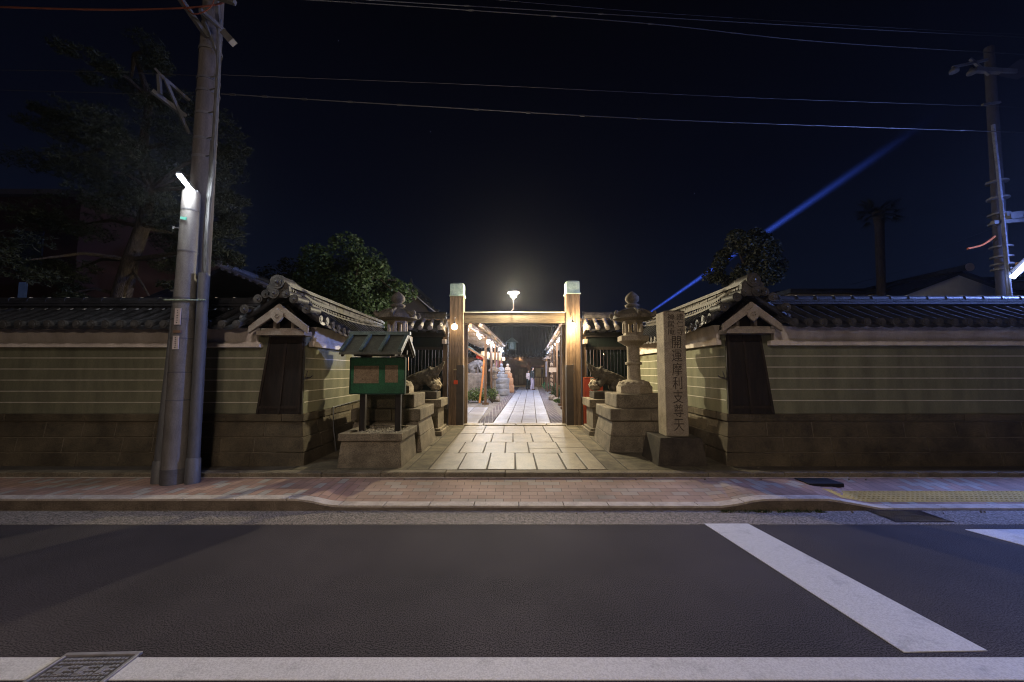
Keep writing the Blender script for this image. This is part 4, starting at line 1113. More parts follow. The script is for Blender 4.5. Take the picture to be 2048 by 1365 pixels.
# pine
rr = random.Random(11)
t = thing('pine_tree', (-8.9, 9.6, .15), 'large dark pine with leaning trunk filling the left of the sky', 'tree')
tr = [atY(238, 640, 9.6), atY(243, 590, 9.6), atY(262, 520, 9.5), atY(285, 455, 9.4), atY(300, 380, 9.4), atY(285, 300, 9.5), atY(300, 200, 9.6), atY(270, 110, 9.6)]
mb = MB(); mb.path([(tr[0].x - .05, 9.6, .1)] + tr, [.26, .24, .2, .17, .15, .13, .1, .08, .04], 12)
pads = []
for (px, py, rad) in ((440, 455, .5), (470, 450, .3), (400, 500, .6), (450, 400, .45), (420, 350, .7), (360, 300, .8), (440, 300, .5), (330, 230, .8), (410, 230, .6), (260, 180, .8), (180, 240, .8), (120, 320, .8), (200, 340, .9), (90, 430, .8), (160, 450, .9), (60, 520, .7), (150, 540, .8), (320, 470, .7), (330, 540, .6), (200, 400, .9), (280, 400, .9), (240, 280, .9), (300, 120, .7), (200, 130, .5), (100, 240, .5), (440, 520, .4), (380, 420, .8), (300, 350, .9), (130, 590, .5), (360, 380, .8)):
    Y = 9.4 + rr.uniform(-1.2, 1.2); c = atY(px, py, Y); pads.append((c, rad))
    k = min(range(len(tr)), key=lambda i: (tr[i] - c).length + abs(tr[i].z - c.z)); q = tr[max(k, 1)]
    mid = (q + c) / 2 + Vector((0, 0, .15)); mb.path([q, mid, c], [.06, .04, .015], 6)
mb.path([atY(268, 545, 9.5), atY(285, 570, 9.4), atY(298, 592, 9.4)], [.04, .03, .02], 6)
mb.build('trunk', bark, t)
mb = MB()
for c, rad in pads:
    for k in range(5):
        o = Vector((rr.gauss(0, rad * .4), rr.gauss(0, rad * .4), rr.gauss(0, rad * .25))); needles(mb, c + o, rad * rr.uniform(.45, .75), 90, rr)
mb.build('crown', leaf_p, t, smooth=False)
# palm
pb = atY(1762, 600, 16); t = thing('palm_tree', (pb.x, 16, .15), 'lone dark palm with a shaggy crown above the right roofs', 'palm')
ptop = atY(1757, 425, 16)
MB().path([(pb.x, 16, .1), (pb.x, 16, 4), (ptop.x, 16, ptop.z - .6), tuple(ptop)], [.17, .15, .16, .22], 12).build('trunk', bark, t)
mb = MB(); rr = random.Random(2)
for k in range(34):
    a = rr.uniform(0, 6.28); el = rr.uniform(-.9, 1.0); L = rr.uniform(.3, .6)
    st = Vector(ptop); d = Vector((math.cos(a) * math.cos(el), math.sin(a) * math.cos(el), math.sin(el)))
    e_ = st + d * L; mb.obox(st, e_, .015, .015)
    sd = d.cross(Vector((0, 0, 1))).normalized()
    for j in range(22):
        th = (j / 21 - .5) * 3.4; q = d * math.cos(th) + sd * math.sin(th); tip = e_ + q * .42 + Vector((0, 0, -.05 - .12 * abs(math.sin(th)))); w_ = q.cross(Vector((0, 0, 1))).normalized() * .016
        mb._add([e_ - w_, e_ + w_, tip], [(0, 1, 2)])
mb.build('fronds', leaf_b, t, smooth=False)

# ================================================================== BACKGROUND BUILDINGS
dkwall = M('dark_house_wall', (.1, .085, .075), (.07, .06, .055), scale=2)
# left temple roof (sloping verge right behind the left gable)
t = thing('house', (-11.5, 13, .15), 'low house with pale-edged tiled roof behind the left gable', 'building')
a = atY(441, 536, 11); b = atY(560, 588, 11)
MB().box(-15, -8.0, 11.5, 15, .15, 3.6).build('wall', dkwall, t)
mb = MB()
rx, rz = a.x, a.z
for sg in (1, -1):
    mb.hexa([(rx, 11, rz - .1), (rx + sg * 2.6, 11, rz - 1.15), (rx + sg * 2.6, 16, rz - 1.15), (rx, 16, rz - .1)], [(rx, 11, rz), (rx + sg * 2.6, 11, rz - 1.05), (rx + sg * 2.6, 16, rz - 1.05), (rx, 16, rz)])
mb.build('roof', tilem, t)
mb = MB(); mb.path([(rx + .02, 10.98, rz + .03), (rx + 2.6, 10.98, rz - 1.03)], .055, 8); mb.path([(rx + .02, 11.18, rz + .03), (rx + 2.6, 11.18, rz - 1.03)], .055, 8)
mb.path([(rx, 10.9, rz + .1), (rx, 16, rz + .1)], .09, 10)
for i in range(13): mb.path([(rx + .1 + i * .2, 10.93, rz - .04 - i * .081), (rx + .1 + i * .2, 11.0, rz - .04 - i * .081)], .05, 8)
mb.build('verge_tiles', M('pale_verge_tile', (.3, .27, .26), (.16, .15, .14), scale=8, rough=.5), t)

# temple gable left of gate
t = thing('temple_building', (-6.2, 26, .15), 'temple building with upswept white-edged gable left of the gate', 'building')
pk = atY(822, 572, 24)
MB().box(pk.x - 5, pk.x + 1.2, 24.6, 30, .15, 4.6).build('wall', dkwall, t)
mb = MB(); mb2 = MB(); mb3 = MB(); N = 8
def crv(sg, f): return (pk.x + sg * 2.2 * f, pk.z - 1.95 * (f ** .78) + (.25 * max(0, f - .75) * 4 * (f - .75)))
for sg in (-1, 1):
    for i in range(N):
        (xa, za), (xb, zb_) = crv(sg, i / N), crv(sg, (i + 1) / N)
        mb.hexa([(xa, 24, za - .18), (xb, 24, zb_ - .18), (xb, 30, zb_ - .18), (xa, 30, za - .18)], [(xa, 24, za), (xb, 24, zb_), (xb, 30, zb_), (xa, 30, za)])
        mb2.hexa([(xa, 23.93, za - .20), (xb, 23.93, zb_ - .20), (xb, 23.99, zb_ - .20), (xa, 23.99, za - .20)], [(xa, 23.93, za - .12), (xb, 23.93, zb_ - .12), (xb, 23.99, zb_ - .12), (xa, 23.99, za - .12)])
        mb3.path([(xa, 23.9, za + .03), (xa, 24.1, za + .03)], .075, 8)
mb3.path([(pk.x, 23.9, pk.z + .1), (pk.x, 30, pk.z + .1)], .13, 10); mb3.lathe([(.02, 0), (.12, .1), (.06, .3), (.01, .42)], (pk.x, 24, pk.z + .1), 8)
mb3.path([(crv(1, 1)[0], 23.9, crv(1, 1)[1]), (crv(1, 1)[0] + .2, 23.85, crv(1, 1)[1] + .12), (crv(1, 1)[0] + .32, 23.8, crv(1, 1)[1] + .3)], [.1, .07, .03], 8)
mb.build('roof', tilem, t); mb2.build('bargeboard', M('white_verge', (.6, .58, .55)), t); mb3.build('ridge_tiles', tilem, t)
MB().prism([(pk.x - 1.6, 24.4, 4.6), (pk.x + 1.6, 24.4, 4.6), (pk.x, 24.4, pk.z - .3)], (0, .1, 0)).build('gable_wall', dkwall, t)

# right house with pale gable wall
t = thing('house', (17, 15, .15), 'low house with pale plain gable wall above the right wall', 'building')
ap = atY(1915, 549, 15); l_ = atY(1770, 606, 15); r_ = atY(1975, 580, 15)
mb = MB().prism([(l_.x, 15, .15), (r_.x + 1.5, 15, .15), (r_.x + 1.5, 15, r_.z - .3), (ap.x, 15, ap.z), (l_.x, 15, l_.z)], (0, .2, 0)); mb.build('gable_wall', M('pale_render', (.75, .75, .74), (.6, .6, .6), scale=2), t)
mb = MB()
for p_, q_ in (((ap.x, ap.z), (l_.x - .4, l_.z - .1)), ((ap.x, ap.z), (r_.x + 1.8, r_.z - .5))):
    mb.hexa([(p_[0], 14.8, p_[1] - .02), (q_[0], 14.8, q_[1] - .02), (q_[0], 24, q_[1] - .02), (p_[0], 24, p_[1] - .02)], [(p_[0], 14.8, p_[1] + .1), (q_[0], 14.8, q_[1] + .1), (q_[0], 24, q_[1] + .1), (p_[0], 24, p_[1] + .1)])
mb.build('roof', tilem, t)
mb = MB(); mb.path([(ap.x, 14.6, ap.z + .18), (ap.x, 24, ap.z + .18)], .13, 12); mb.build('ridge', tilem, t)
mb = MB().path([(ap.x, 14.55, ap.z + .17), (ap.x, 14.6, ap.z + .17)], .15, 14); mb.build('ridge_end', whitepl, t)
for (x0_, x1_, y_, top, lab, mt) in ((1580, 1760, 17, 575, 'flat-topped dim house between the ragged tree and the palm', M('dim_render', (.16, .13, .1))), (1955, 2200, 19, 552, 'dim greyish house behind the right utility pole', M('dim_grey', (.2, .19, .17)))):
    a = atY(x0_, top, y_); b = atY(x1_, top, y_)
    t = thing('house', ((a.x + b.x) / 2, y_, .15), lab, 'building')
    MB().box(a.x, b.x, y_, y_ + 5, .15, a.z - .3).build('wall', mt, t)
    mb = MB().box(a.x - .2, b.x + .2, y_ - .3, y_ + 5.2, a.z - .3, a.z - .12)
    mb.hexa([(a.x - .1, y_ - .2, a.z - .12), (b.x + .1, y_ - .2, a.z - .12), (b.x + .1, y_ + 5, a.z - .12), (a.x - .1, y_ + 5, a.z - .12)], [(a.x + .6, y_ + 2, a.z + .2), (b.x - .6, y_ + 2, a.z + .2), (b.x - .6, y_ + 3, a.z + .2), (a.x + .6, y_ + 3, a.z + .2)]); mb.build('roof', tilem, t)
    for k in range(2):
        xx = a.x + (b.x - a.x) * (.3 + .4 * k); w_ = MB().box(xx - .5, xx + .5, y_ - .03, y_, a.z - 1.6, a.z - .7).build('window', M('dark_glass', (.03, .035, .045), rough=.2, bump=0), t)
# left red-brown building
t = thing('house', (-18.5, 14, .15), 'dark reddish building at the far left edge', 'building')
MB().box(-24, -15.6, 14, 22, .15, 7.9).build('wall', M('red_render', (.05, .018, .015), (.035, .013, .011), scale=3), t)
mb = MB().box(-24.1, -15.4, 13.8, 22.2, 7.9, 8.1); mb.build('roof', dkwall, t)
p = atY(45, 585, 13.95)
for k, em_ in ((0, 1),):
    MB().box(p.x - .1, p.x + .12, 13.9, 13.99, p.z - .45, p.z + .35).build('window', M('dim_lit_window', (.1, .12, .2), em=(.25, .4, .9), ems=.03, bump=0), t)
for k in range(3): MB().box(-22 + k * 2.1, -21 + k * 2.1, 13.93, 13.99, 5.2, 6.6).build('window', M('dark_glass', (.03, .035, .045)), t)

# ================================================================== COURTYARD
# canopies
def canopy(xoff, sg, ys, Y0, Y1, label):
    t = thing('lit_canopy', (xoff + .05 * Y0, Y0, GZ), label, 'canopy', 'lamp-hung canopies along the courtyard path')
    X = lambda Y: xoff + .05 * Y
    mb = MB()
    for i in range(12):
        a = Y0 + (Y1 - Y0) * i / 12; b = Y0 + (Y1 - Y0) * (i + 1) / 12 - .03
        o = .14 * -sg
        mb.hexa([(X(a) - sg * -.0 + o, a, 3.33), (X(b) + o, b, 3.33), (X(b) + sg * 1.7, b, 3.26), (X(a) + sg * 1.7, a, 3.26)], [(X(a) + o, a, 3.37), (X(b) + o, b, 3.37), (X(b) + sg * 1.7, b, 3.30), (X(a) + sg * 1.7, a, 3.30)])
    mb.build('roof', wood_court, t)
    mb = MB()
    y = Y0
    while y < Y1:
        mb.obox((X(y) - sg * .1, y, 3.30), (X(y) + sg * 1.6, y, 3.23), .05, .06); y += .6
    mb.build('rafters', M('pale_rafter', (.16, .105, .06), (.09, .06, .035), scale=6), t)
    mb = MB().obox((X(Y0) + sg * .05, Y0, 3.12), (X(Y1) + sg * .05, Y1, 3.12), .09, .12); mb.obox((X(Y0) - sg * .16, Y0, 3.36), (X(Y1) - sg * .16, Y1, 3.36), .02, .08); mb.build('beam', wood_court, t)
    for y in ys: MB().box(X(y) - .05, X(y) + .05, y - .05, y + .05, GZ, 3.1).box(X(y) - .14, X(y) + .14, y - .14, y + .14, GZ - .03, GZ + .05).build('post', wood_court, t)
    return t
canopy(-2.0, -1, (17.2, 19.7, 21.6, 23.5, 26), 13.2, 28, 'open canopy with a row of bulbs on the left of the courtyard path')
canopy(1.22, 1, (13.9, 15.2, 16.6, 19.5, 22, 25, 28, 31), 13.2, 33, 'open canopy with a row of bulbs on the right of the courtyard path')
bw = glass('warm_bulb', (1, .8, .6), 5); bc = glass('cool_bulb', (.62, .74, 1), 6); bx = glass('bright_bulb', (1, .92, .85), 8)
BP = {'warm_bulb': (100, (1, .82, .62)), 'cool_bulb': (230, (.6, .72, 1)), 'bright_bulb': (260, (.95, .92, .9))}
protos = {}
def bulb(loc, mat, label, r=.058):
    key = mat.name
    t = thing('light_bulb', tuple(loc), label, 'bulb', 'bulbs strung under the canopies')
    MB().ball(loc, r, 12).build('globe', mat, t); filament(loc, BP[mat.name][1], BP[mat.name][0], r * .6, t)
    MB().path([(loc[0], loc[1], loc[2] + r * .9), (loc[0], loc[1], loc[2] + r + .06)], .022, 8).path([(loc[0], loc[1], loc[2] + r + .06), (loc[0], loc[1], 3.18)], .004, 4).build('socket', iron, t)
L = [(13.0, bw), (14.8, bx), (16.2, bw), (17.8, bw), (19.2, bc), (20.8, bw), (22.4, bc), (24, bw), (25.6, bc), (27.2, bc)]
names = ['first', 'second', 'third', 'fourth', 'fifth', 'sixth', 'seventh', 'eighth', 'ninth', 'tenth', 'eleventh']
for i, (Y, m_) in enumerate(L): bulb((-2.0 + .05 * Y + (.0 if i % 2 else -.12), Y, 2.95), m_, f'{names[i]} bulb from the gate in the left canopy row' + (', the brightest of it' if m_ is bx else (', bluish white' if m_ is bc else '')))
L = [(12.8, bw), (15, bw), (17.2, bw), (18.6, bx), (20.6, bw), (22.4, bc), (24.4, bw), (26.4, bc), (28.6, bc), (31, bc)]
for i, (Y, m_) in enumerate(L): bulb((1.22 + .05 * Y + .0, Y, 2.98), m_, f'{names[i]} bulb from the gate in the right canopy row' + (', the brightest of it' if m_ is bx else (', bluish white' if m_ is bc else '')))

# plinth + seated boar statue
lit = M('court_stone', (.26, .225, .21), (.13, .11, .1), scale=5, fine=60, speck=.4)
t = thing('boar_statue', (-1.95, 20.5, GZ), 'seated grey boar statue on a tall stepped plinth in the courtyard', 'statue', 'boar statues in the courtyard')
mb = MB()
for i, (w_, z0, z1) in enumerate(((1.1, .2, .62), (.98, .62, .66), (.92, .66, .95), (1.0, .95, 1.0), (.86, 1.0, 1.36), (.72, 1.36, 1.5))): mb.box(-1.95 - w_, -1.95 + w_ * .62, 20.0 - w_ * .1, 21.4, z0, z1 - .004)
mb.build('plinth', lit, t, bevel=.01)
mb = MB(); T = lambda x, y, z: (-1.85 + x * 1.15, 20.5 + y * 1.1, 1.5 + z * 1.1); mb.T = T
mb.chain([(-.28, 0, .15), (-.22, 0, .3), (-.02, 0, .42), (.12, 0, .45), (.24, 0, .42), (.36, 0, .34), (.42, 0, .28)], [.15, .18, .17, .15, .12, .08, .05])
for q in (-1, 1):
    mb.chain([(.1, .1 * q, .38), (.2, .1 * q, .18), (.27, .1 * q, .03), (.32, .1 * q, .025)], [.08, .05, .035, .035]); mb.chain([(-.2, .12 * q, .18), (-.08, .14 * q, .1), (-.2, .14 * q, .03), (-.08, .14 * q, .03)], [.12, .07, .05, .04]); mb.chain([(.2, .08 * q, .5), (.16, .1 * q, .56)], [.03, .01])
mb.build('body', M('statue_grey', (.2, .18, .185), (.08, .07, .072), scale=8, fine=60, speck=.4), t, remesh=.016, wob=.008)

def jizo(cx, cy, base, label, mt, w_=.35, mt2=None):
    t = thing('stone_figure', (cx, cy, GZ), label, 'statue', 'small stone figures on pedestals by the path')
    mb = MB()
    for z0, z1, k in base: mb.lathe([(w_ * k * .96, z0), (w_ * k, z0 + .05), (w_ * k, z1 - .05), (w_ * k * .95, z1)], (cx, cy, GZ), 20 if mt2 is None else 4, R(45))
    mb.build('pedestal', mt2 or mt, t)
    z = GZ + base[-1][1]
    mb = MB(); mb.chain([(cx, cy, z + .08), (cx, cy, z + .28), (cx, cy - .01, z + .42)], [.17, .13, .07]); mb.ball((cx, cy - .02, z + .52), .1, 14)
    for q in (-1, 1): mb.chain([(cx + .12 * q, cy, z + .34), (cx + .15 * q, cy - .08, z + .2), (cx + .02 * q, cy - .16, z + .2)], [.055, .05, .035]); mb.ball((cx + .11 * q, cy - .06, z + .06), .09, 10)
    mb.build('figure', mt, t, remesh=.014)
jizo(-.62, 23.4, [(0, .36, 1.05), (.36, .7, 1.0), (.7, 1.0, 1.05), (1.0, 1.22, .8)], 'small grey figure on a round stacked stone pedestal', M('blue_grey_stone', (.3, .3, .33), (.18, .18, .2), scale=6, fine=60, speck=.3), .46)
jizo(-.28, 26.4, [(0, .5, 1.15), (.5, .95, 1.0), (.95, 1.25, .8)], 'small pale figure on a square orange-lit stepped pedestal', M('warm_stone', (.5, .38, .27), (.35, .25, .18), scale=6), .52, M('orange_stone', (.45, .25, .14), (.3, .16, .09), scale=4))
# slim stone lantern of the courtyard
t = thing('stone_lantern', (-1.02, 20.6, GZ), 'slim pale stone lantern between the canopy posts in the courtyard', 'stone lantern')
c_ = (-.92, 20.6, GZ)
mb = MB().lathe([(.34, 0), (.3, .18), (.17, .3), (.11, .42), (.1, .95), (.2, 1.02), (.2, 1.1)], c_, 16); mb.build('shaft', lit, t)
MB().lathe([(.12, 1.1), (.14, 1.12), (.14, 1.36), (.12, 1.38)], c_, 6).build('firebox', lit, t)
MB().lathe([(.32, 1.38), (.3, 1.44), (.12, 1.6), (.05, 1.64), (.07, 1.7), (.02, 1.8)], c_, 6).build('roof', lit, t)
# rocks
for i, (x, y, r) in enumerate(((-.85, 18.9, .2), (-.78, 19.6, .15), (-.66, 18.6, .12), (1.95, 19.6, .18), (2.05, 18.6, .14))):
    mb = MB(); mb.ball((x, y, GZ + r * .5), r, 10, (1.1, 1, .85)); 
    o = mb.build('rock', lit, None, remesh=.03, wob=.03); tag(o, ['largest pale rock beside the left canopy posts', 'second pale rock at the foot of the slim stone lantern', 'small pale rock at the left path edge', 'pale rock at the right path edge, the farther one', 'pale rock at the right path edge, the nearer one'][i], 'rock', 'rocks along the courtyard path')
# shrubs
def shrub(c, r, n, label, mt, flat=(1, .7, .6), size=.05):
    t = thing('shrub', (c[0], c[1], GZ - .03), label, 'shrub', 'shrubs in the courtyard'); rr = random.Random(int(c[1] * 10))
    mb = MB()
    for k in range(12): mb.path([(c[0], c[1], GZ - .03), (c[0] + rr.uniform(-.6, .6) * r, c[1] + rr.uniform(-.4, .4) * r, GZ + rr.uniform(.3, 1) * r)], [.012, .004], 5)
    mb.build('stems', bark, t)
    mb = MB()
    for k in range(7): leafcloud(mb, (c[0] + rr.uniform(-.6, .6) * r * flat[0], c[1] + rr.uniform(-.5, .5) * r, GZ + r * flat[2] * rr.uniform(.5, 1.2)), r * .55, n // 7, size, flat, rr, .1)
    mb.build('leaves', mt, t, smooth=False)
shrub((-2.0, 18.1, 0), .55, 1500, 'yellowish green shrub below the seated boar plinth, left of the leaning pole', leaf_l, (1.3, .6, .75), .045)
shrub((-1.45, 18.3, 0), .42, 900, 'green shrub between the leaning pole and the first canopy post', leafmat('yellow_leaves', (.2, .22, .06), (.08, .1, .03)))
shrub((-.88, 18.0, 0), .34, 800, 'bright green shrub right of the first left canopy post', leaf_l, (.8, .8, 1.2), .04)
shrub((2.05, 17.4, 0), .22, 500, 'small green tuft at the foot of the right canopy posts', leaf_l, (1.2, 1, .6), .04)
shrub((2.75, 29.5, 0), .5, 900, 'green bush near the hall at the end of the path', leafmat('jade_leaves', (.05, .24, .09), (.03, .12, .05)), (1.2, 1, .7))
shrub((2.3, 20.3, 0), .4, 600, 'grey-green shrub behind the rocks on the right', leaf_g, (.8, 1, 1))
# leaning pole
tag(MB().path([atY(959, 806, 17.0), atY(966, 750, 17.0), atY(968, 720, 17.2)], .045, 8).build('leaning_pole', M('orange_wood', (.5, .2, .07), (.35, .13, .05), scale=5)), 'orange-brown timber leaning against the first left canopy post', 'pole')
# small shrine
t = thing('small_shrine', (-3.0, 22.5, GZ), 'small shrine with dark green curved roof behind the seated boar', 'shrine')
MB().box(-4.6, -2.0, 22.6, 24, GZ, 2.35).build('body', wood_court, t)
mb = MB(); a = atY(938, 693, 21.8); b = atY(974, 715, 21.8); N = 8
for i in range(N):
    f0, f1 = i / N, (i + 1) / N; xa, xb = a.x + (b.x - a.x) * f0, a.x + (b.x - a.x) * f1; za, zb_ = a.z + (b.z - a.z) * f0 ** .8, a.z + (b.z - a.z) * f1 ** .8
    mb.hexa([(xa, 21.6, za - .08), (xb, 21.6, zb_ - .08), (xb, 24, zb_ - .08), (xa, 24, za - .08)], [(xa, 21.6, za), (xb, 21.6, zb_), (xb, 24, zb_), (xa, 24, za)])
    xa2, xb2 = 2 * a.x - xa, 2 * a.x - xb
    mb.hexa([(xa2, 21.6, za - .08), (xb2, 21.6, zb_ - .08), (xb2, 24, zb_ - .08), (xa2, 24, za - .08)], [(xa2, 21.6, za), (xb2, 21.6, zb_), (xb2, 24, zb_), (xa2, 24, za)])
mb.build('roof', darkpatina, t)
MB().obox((a.x, 21.56, a.z - .14), (b.x, 21.56, b.z - .12), .05, .09).build('bargeboard', M('copper_board', (.35, .17, .09)), t)
mb = MB().box(-2.9, -2.1, 22.1, 22.2, 1.95, 2.1); mb.build('lintel', wood_court, t)
MB().path([(-1.95, 21.9, 2.42), (-1.6, 21.9, 2.30)], [.14, .1], 10).build('red_ornament', M('red_lacquer', (.7, .05, .02)), t)
# paper lanterns
pl_m = emit('paper_glow', (1, .5, .2), .9); pl_w = emit('pale_paper_glow', (1, .7, .38), .75)
for _m in (pl_m, pl_w): _m.node_tree.nodes['Principled BSDF'].inputs['Base Color'].default_value = (.35, .25, .15, 1)
def paper_lantern(px, py, Y, wpx, hpx, mt, label):
    c = atY(px, py, Y); k = Y / FPX; r = wpx * k / 2; h = hpx * k / 2
    t = thing('paper_lantern', tuple(c), label, 'lantern', 'glowing paper lanterns in the courtyard')
    MB().lathe([(r * .55, -h), (r * .9, -h * .75), (r, -h * .3), (r, h * .3), (r * .9, h * .75), (r * .55, h)], c, 14).build('paper_shade', mt, t)
    mb = MB().lathe([(r * .58, h), (r * .58, h * 1.12)], c, 12).lathe([(r * .58, -h * 1.12), (r * .58, -h)], c, 12).path([(c.x, c.y, c.z + h * 1.1), (c.x, c.y, c.z + h * 1.1 + .25)], .006, 4); mb.build('rim', black, t)
for i, (px, py, wp, hp, m_) in enumerate(((966, 709, 9, 12, pl_w), (975, 711, 9, 13, pl_w), (986, 713, 8, 14, pl_w), (993, 713, 7, 14, pl_w), (999, 714, 6, 15, pl_m))):
    paper_lantern(px, py, 24.5, wp, hp, m_, f'{names[i]} from left in the row of glowing paper lanterns beneath the left canopy')
paper_lantern(1007, 718.5, 28, 7, 8, pl_m, 'orange paper lantern at the far end of the left canopy')
paper_lantern(932, 735, 21.2, 6, 20, pl_m, 'orange paper lantern just inside the left gate post'); paper_lantern(939.5, 737, 21.9, 9, 20, pl_m, 'orange paper lantern left of the seated boar'); paper_lantern(965.5, 737, 22.2, 7, 13, pl_w, 'pale paper lantern behind the snout of the seated boar')
# red painted posts (banner poles)
for i, (px, w_) in enumerate(((993, .05), (996.5, .05), (1002, .09))):
    Y = 24.6 + i * 1.4; a = atY(px, 720, Y)
    tag(MB().box(a.x - w_, a.x + w_, Y - w_, Y + w_, GZ - .03, a.z).build('painted_post', redpaint if i else M('purple_paint', (.25, .12, .16))), ['purplish post beside the row of paper lanterns', 'thin red post right of the purplish one', 'thick red post beside the small grey figure'][i], 'post', 'painted posts in the courtyard')
# wooden plaque rack at right
t = thing('plaque_rack', (2.35, 22.5, GZ), 'tall rack hung with columns of small wooden plaques on the right', 'rack')
mb = MB()
for y in (22.0, 23.2): mb.box(2.28, 2.34, y - .03, y + .03, GZ - .03, 2.9)
for z in (1.1, 1.6, 2.1, 2.6): mb.box(2.3, 2.33, 22, 23.2, z, z + .03)
mb.build('frame', wood_court, t)
rr = random.Random(4)
for i in range(30):
    y = 22.08 + (i % 5) * .25; z = .8 + (i // 5) * .22 + rr.uniform(-.03, .03); dx = 2.24 + rr.uniform(-.02, .02)
    MB().prism([(dx, y - .08, z), (dx, y + .08, z), (dx, y + .08, z + .1), (dx, y, z + .15), (dx, y - .08, z + .1)], (.012, 0, 0)).build('plaque', M('plaque_wood', (.55, .38, .24), (.4, .27, .17), scale=3, bump=.05), t)
# notice board at right, far
t = thing('roofed_signboard', (2.55, 27, GZ), 'narrow roofed signboard at the right of the path near the hall', 'sign')
MB().box(2.35, 2.43, 27, 27.1, GZ - .03, 2.5).box(2.35, 2.43, 28.2, 28.3, GZ - .03, 2.5).split('post', wood_court, t)
MB().box(2.37, 2.41, 27.1, 28.2, 1.2, 2.25).build('panel', M('pale_board', (.45, .4, .4)), t)
MB().prism([(2.15, 26.9, 2.4), (2.4, 26.9, 2.6), (2.65, 26.9, 2.4)], (0, 1.5, 0)).build('roof', wood_court, t)
tag(MB().path([atY(1127, 772, 15.2), atY(1131, 786, 14.6), atY(1133, 796, 14.2)], .018, 6).build('white_hose', whitepl), 'white hose hanging just inside the right gate post', 'hose')
tag(MB().box(1.62, 1.95, 17.5, 17.54, 1.55, 1.75).build('white_notice', whitepl), 'small white notice fixed between the right canopy posts', 'sign')
# low wall behind right canopy
t = thing('board_wall', (3.2, 22, GZ), 'dark timber wall behind the right canopy', 'wall')
MB().hexa([(2.9, 12.4, GZ - .03), (3.0, 12.4, GZ - .03), (4.1, 33, GZ - .03), (4.0, 33, GZ - .03)], [(2.9, 12.4, 3.4), (3.0, 12.4, 3.4), (4.1, 33, 3.4), (4.0, 33, 3.4)]).build('boards', wood_court, t)
mb = MB()
for i in range(18): mb.box(2.84 + i * .06, 2.9 + i * .06, 12.6 + i * 1.15, 12.7 + i * 1.15, GZ - .03, 3.4)
mb.build('battens', wood_court, t)

# hall at the end
t = thing('temple_hall', (1.8, 40, GZ), 'dark temple hall with broad roof closing the end of the path', 'building')
HY = 38
MB().box(-12, 15, HY + 1.4, HY + 8, GZ - .03, 4.2).build('wall', M('hall_wall', (.14, .095, .05), (.08, .055, .03), scale=2), t)
for px in (1026, 1058, 1093, 990, 1125):
    a = atY(px, 742, HY); MB().box(a.x - .16, a.x + .16, HY - .16, HY + .16, GZ - .03, 3.3).build('pillar', wood_court, t)
mb = MB().box(-8, 12, HY - .12, HY + .12, 1.95, 2.15).box(-8, 12, HY - .1, HY + .1, 2.55, 2.8).box(-1.2, 3.4, HY - .25, HY - .13, 2.55, 2.68); mb.build('beam', wood_court, t)
mb = MB(); rr = random.Random(6)
for i in range(40): mb.ball((atY(1030, 720, HY).x + i * .09, HY - .2, 2.95 + .12 * math.sin(i * .5) + rr.uniform(-.04, .04)), rr.uniform(.05, .1), 8)
mb.build('carving', wood_court, t)
for (pa_, pb_) in (((1071, 736), (1082, 770)), ((1086.5, 735), (1098, 770)), ((1028, 750), (1036, 770)), ((1038, 738), (1046, 768))):
    a = atY(pa_[0], pa_[1], HY + 1.35); b = atY(pb_[0], pb_[1], HY + 1.35)
    MB().box(a.x, b.x, HY + 1.3, HY + 1.39, b.z, a.z).build('door_panel', M('ochre_panel', (.42, .32, .15), (.3, .22, .1), scale=4) if pa_[0] > 1060 else M('brown_panel', (.2, .14, .08)), t)
mb = MB(); N = 10
for i in range(N):
    f0, f1 = i / N, (i + 1) / N; ya, yb = 35.6 + 7 * f0, 35.6 + 7 * f1; za, zb_ = 3.05 + 3.4 * f0 ** 1.25, 3.05 + 3.4 * f1 ** 1.25
    mb.hexa([(-11, ya, za - .2), (14, ya, za - .2), (14, yb, zb_ - .2), (-11, yb, zb_ - .2)], [(-11, ya, za), (14, ya, za), (14, yb, zb_), (-11, yb, zb_)])
for k in range(80):
    x = -10.8 + k * .31; mb.path([(x, 35.58 + 7 * q / 5, 3.08 + 3.4 * (q / 5) ** 1.25) for q in range(6)], .07, 6)
mb.build('roof', M('hall_tile', (.02, .018, .015), (.01, .009, .008), scale=3, rough=.8, spec=.15), t)
mb = MB()
for k in range(60): mb.box(-6 + k * .25, -5.9 + k * .25, 35.7, HY + 1.4, 2.82, 2.9)
mb.build('rafters', wood_court, t)
for i, px in enumerate((1036, 1097)):
    c_ = atY(px, 714, 37.6); th = thing('hall_lamp', tuple(c_), ['left', 'right'][i] + ' warm lamp tucked under the eaves of the hall at the end of the path', 'lamp', 'lamps of the hall')
    MB().ball(c_, .07, 12).build('globe', glass('hall_lamp_glow%d' % i, (1, .72, .38), 3), th); filament(c_, (1, .72, .38), 260, .04, th); MB().path([c_ + Vector((0, 0, .07)), c_ + Vector((0, 0, .25))], .015, 6).build('stem', iron, th)
ob = atY(1078, 762, 36.4)
t = thing('offering_box', (ob.x, 36.4, .26), 'wooden slatted box in front of the hall', 'box')
MB().box(ob.x - .45, ob.x + .45, 36.2, 36.8, .26, 1.0).build('body', M('box_wood', (.5, .32, .15), (.3, .19, .09), scale=4), t, bevel=.01)
mb = MB()
for k in range(5): mb.box(ob.x - .43 + k * .2, ob.x - .37 + k * .2, 36.17, 36.2, .3, 1.0)
mb.box(ob.x - .5, ob.x + .5, 36.15, 36.85, 1.0, 1.08); mb.build('slats', wood_court, t)
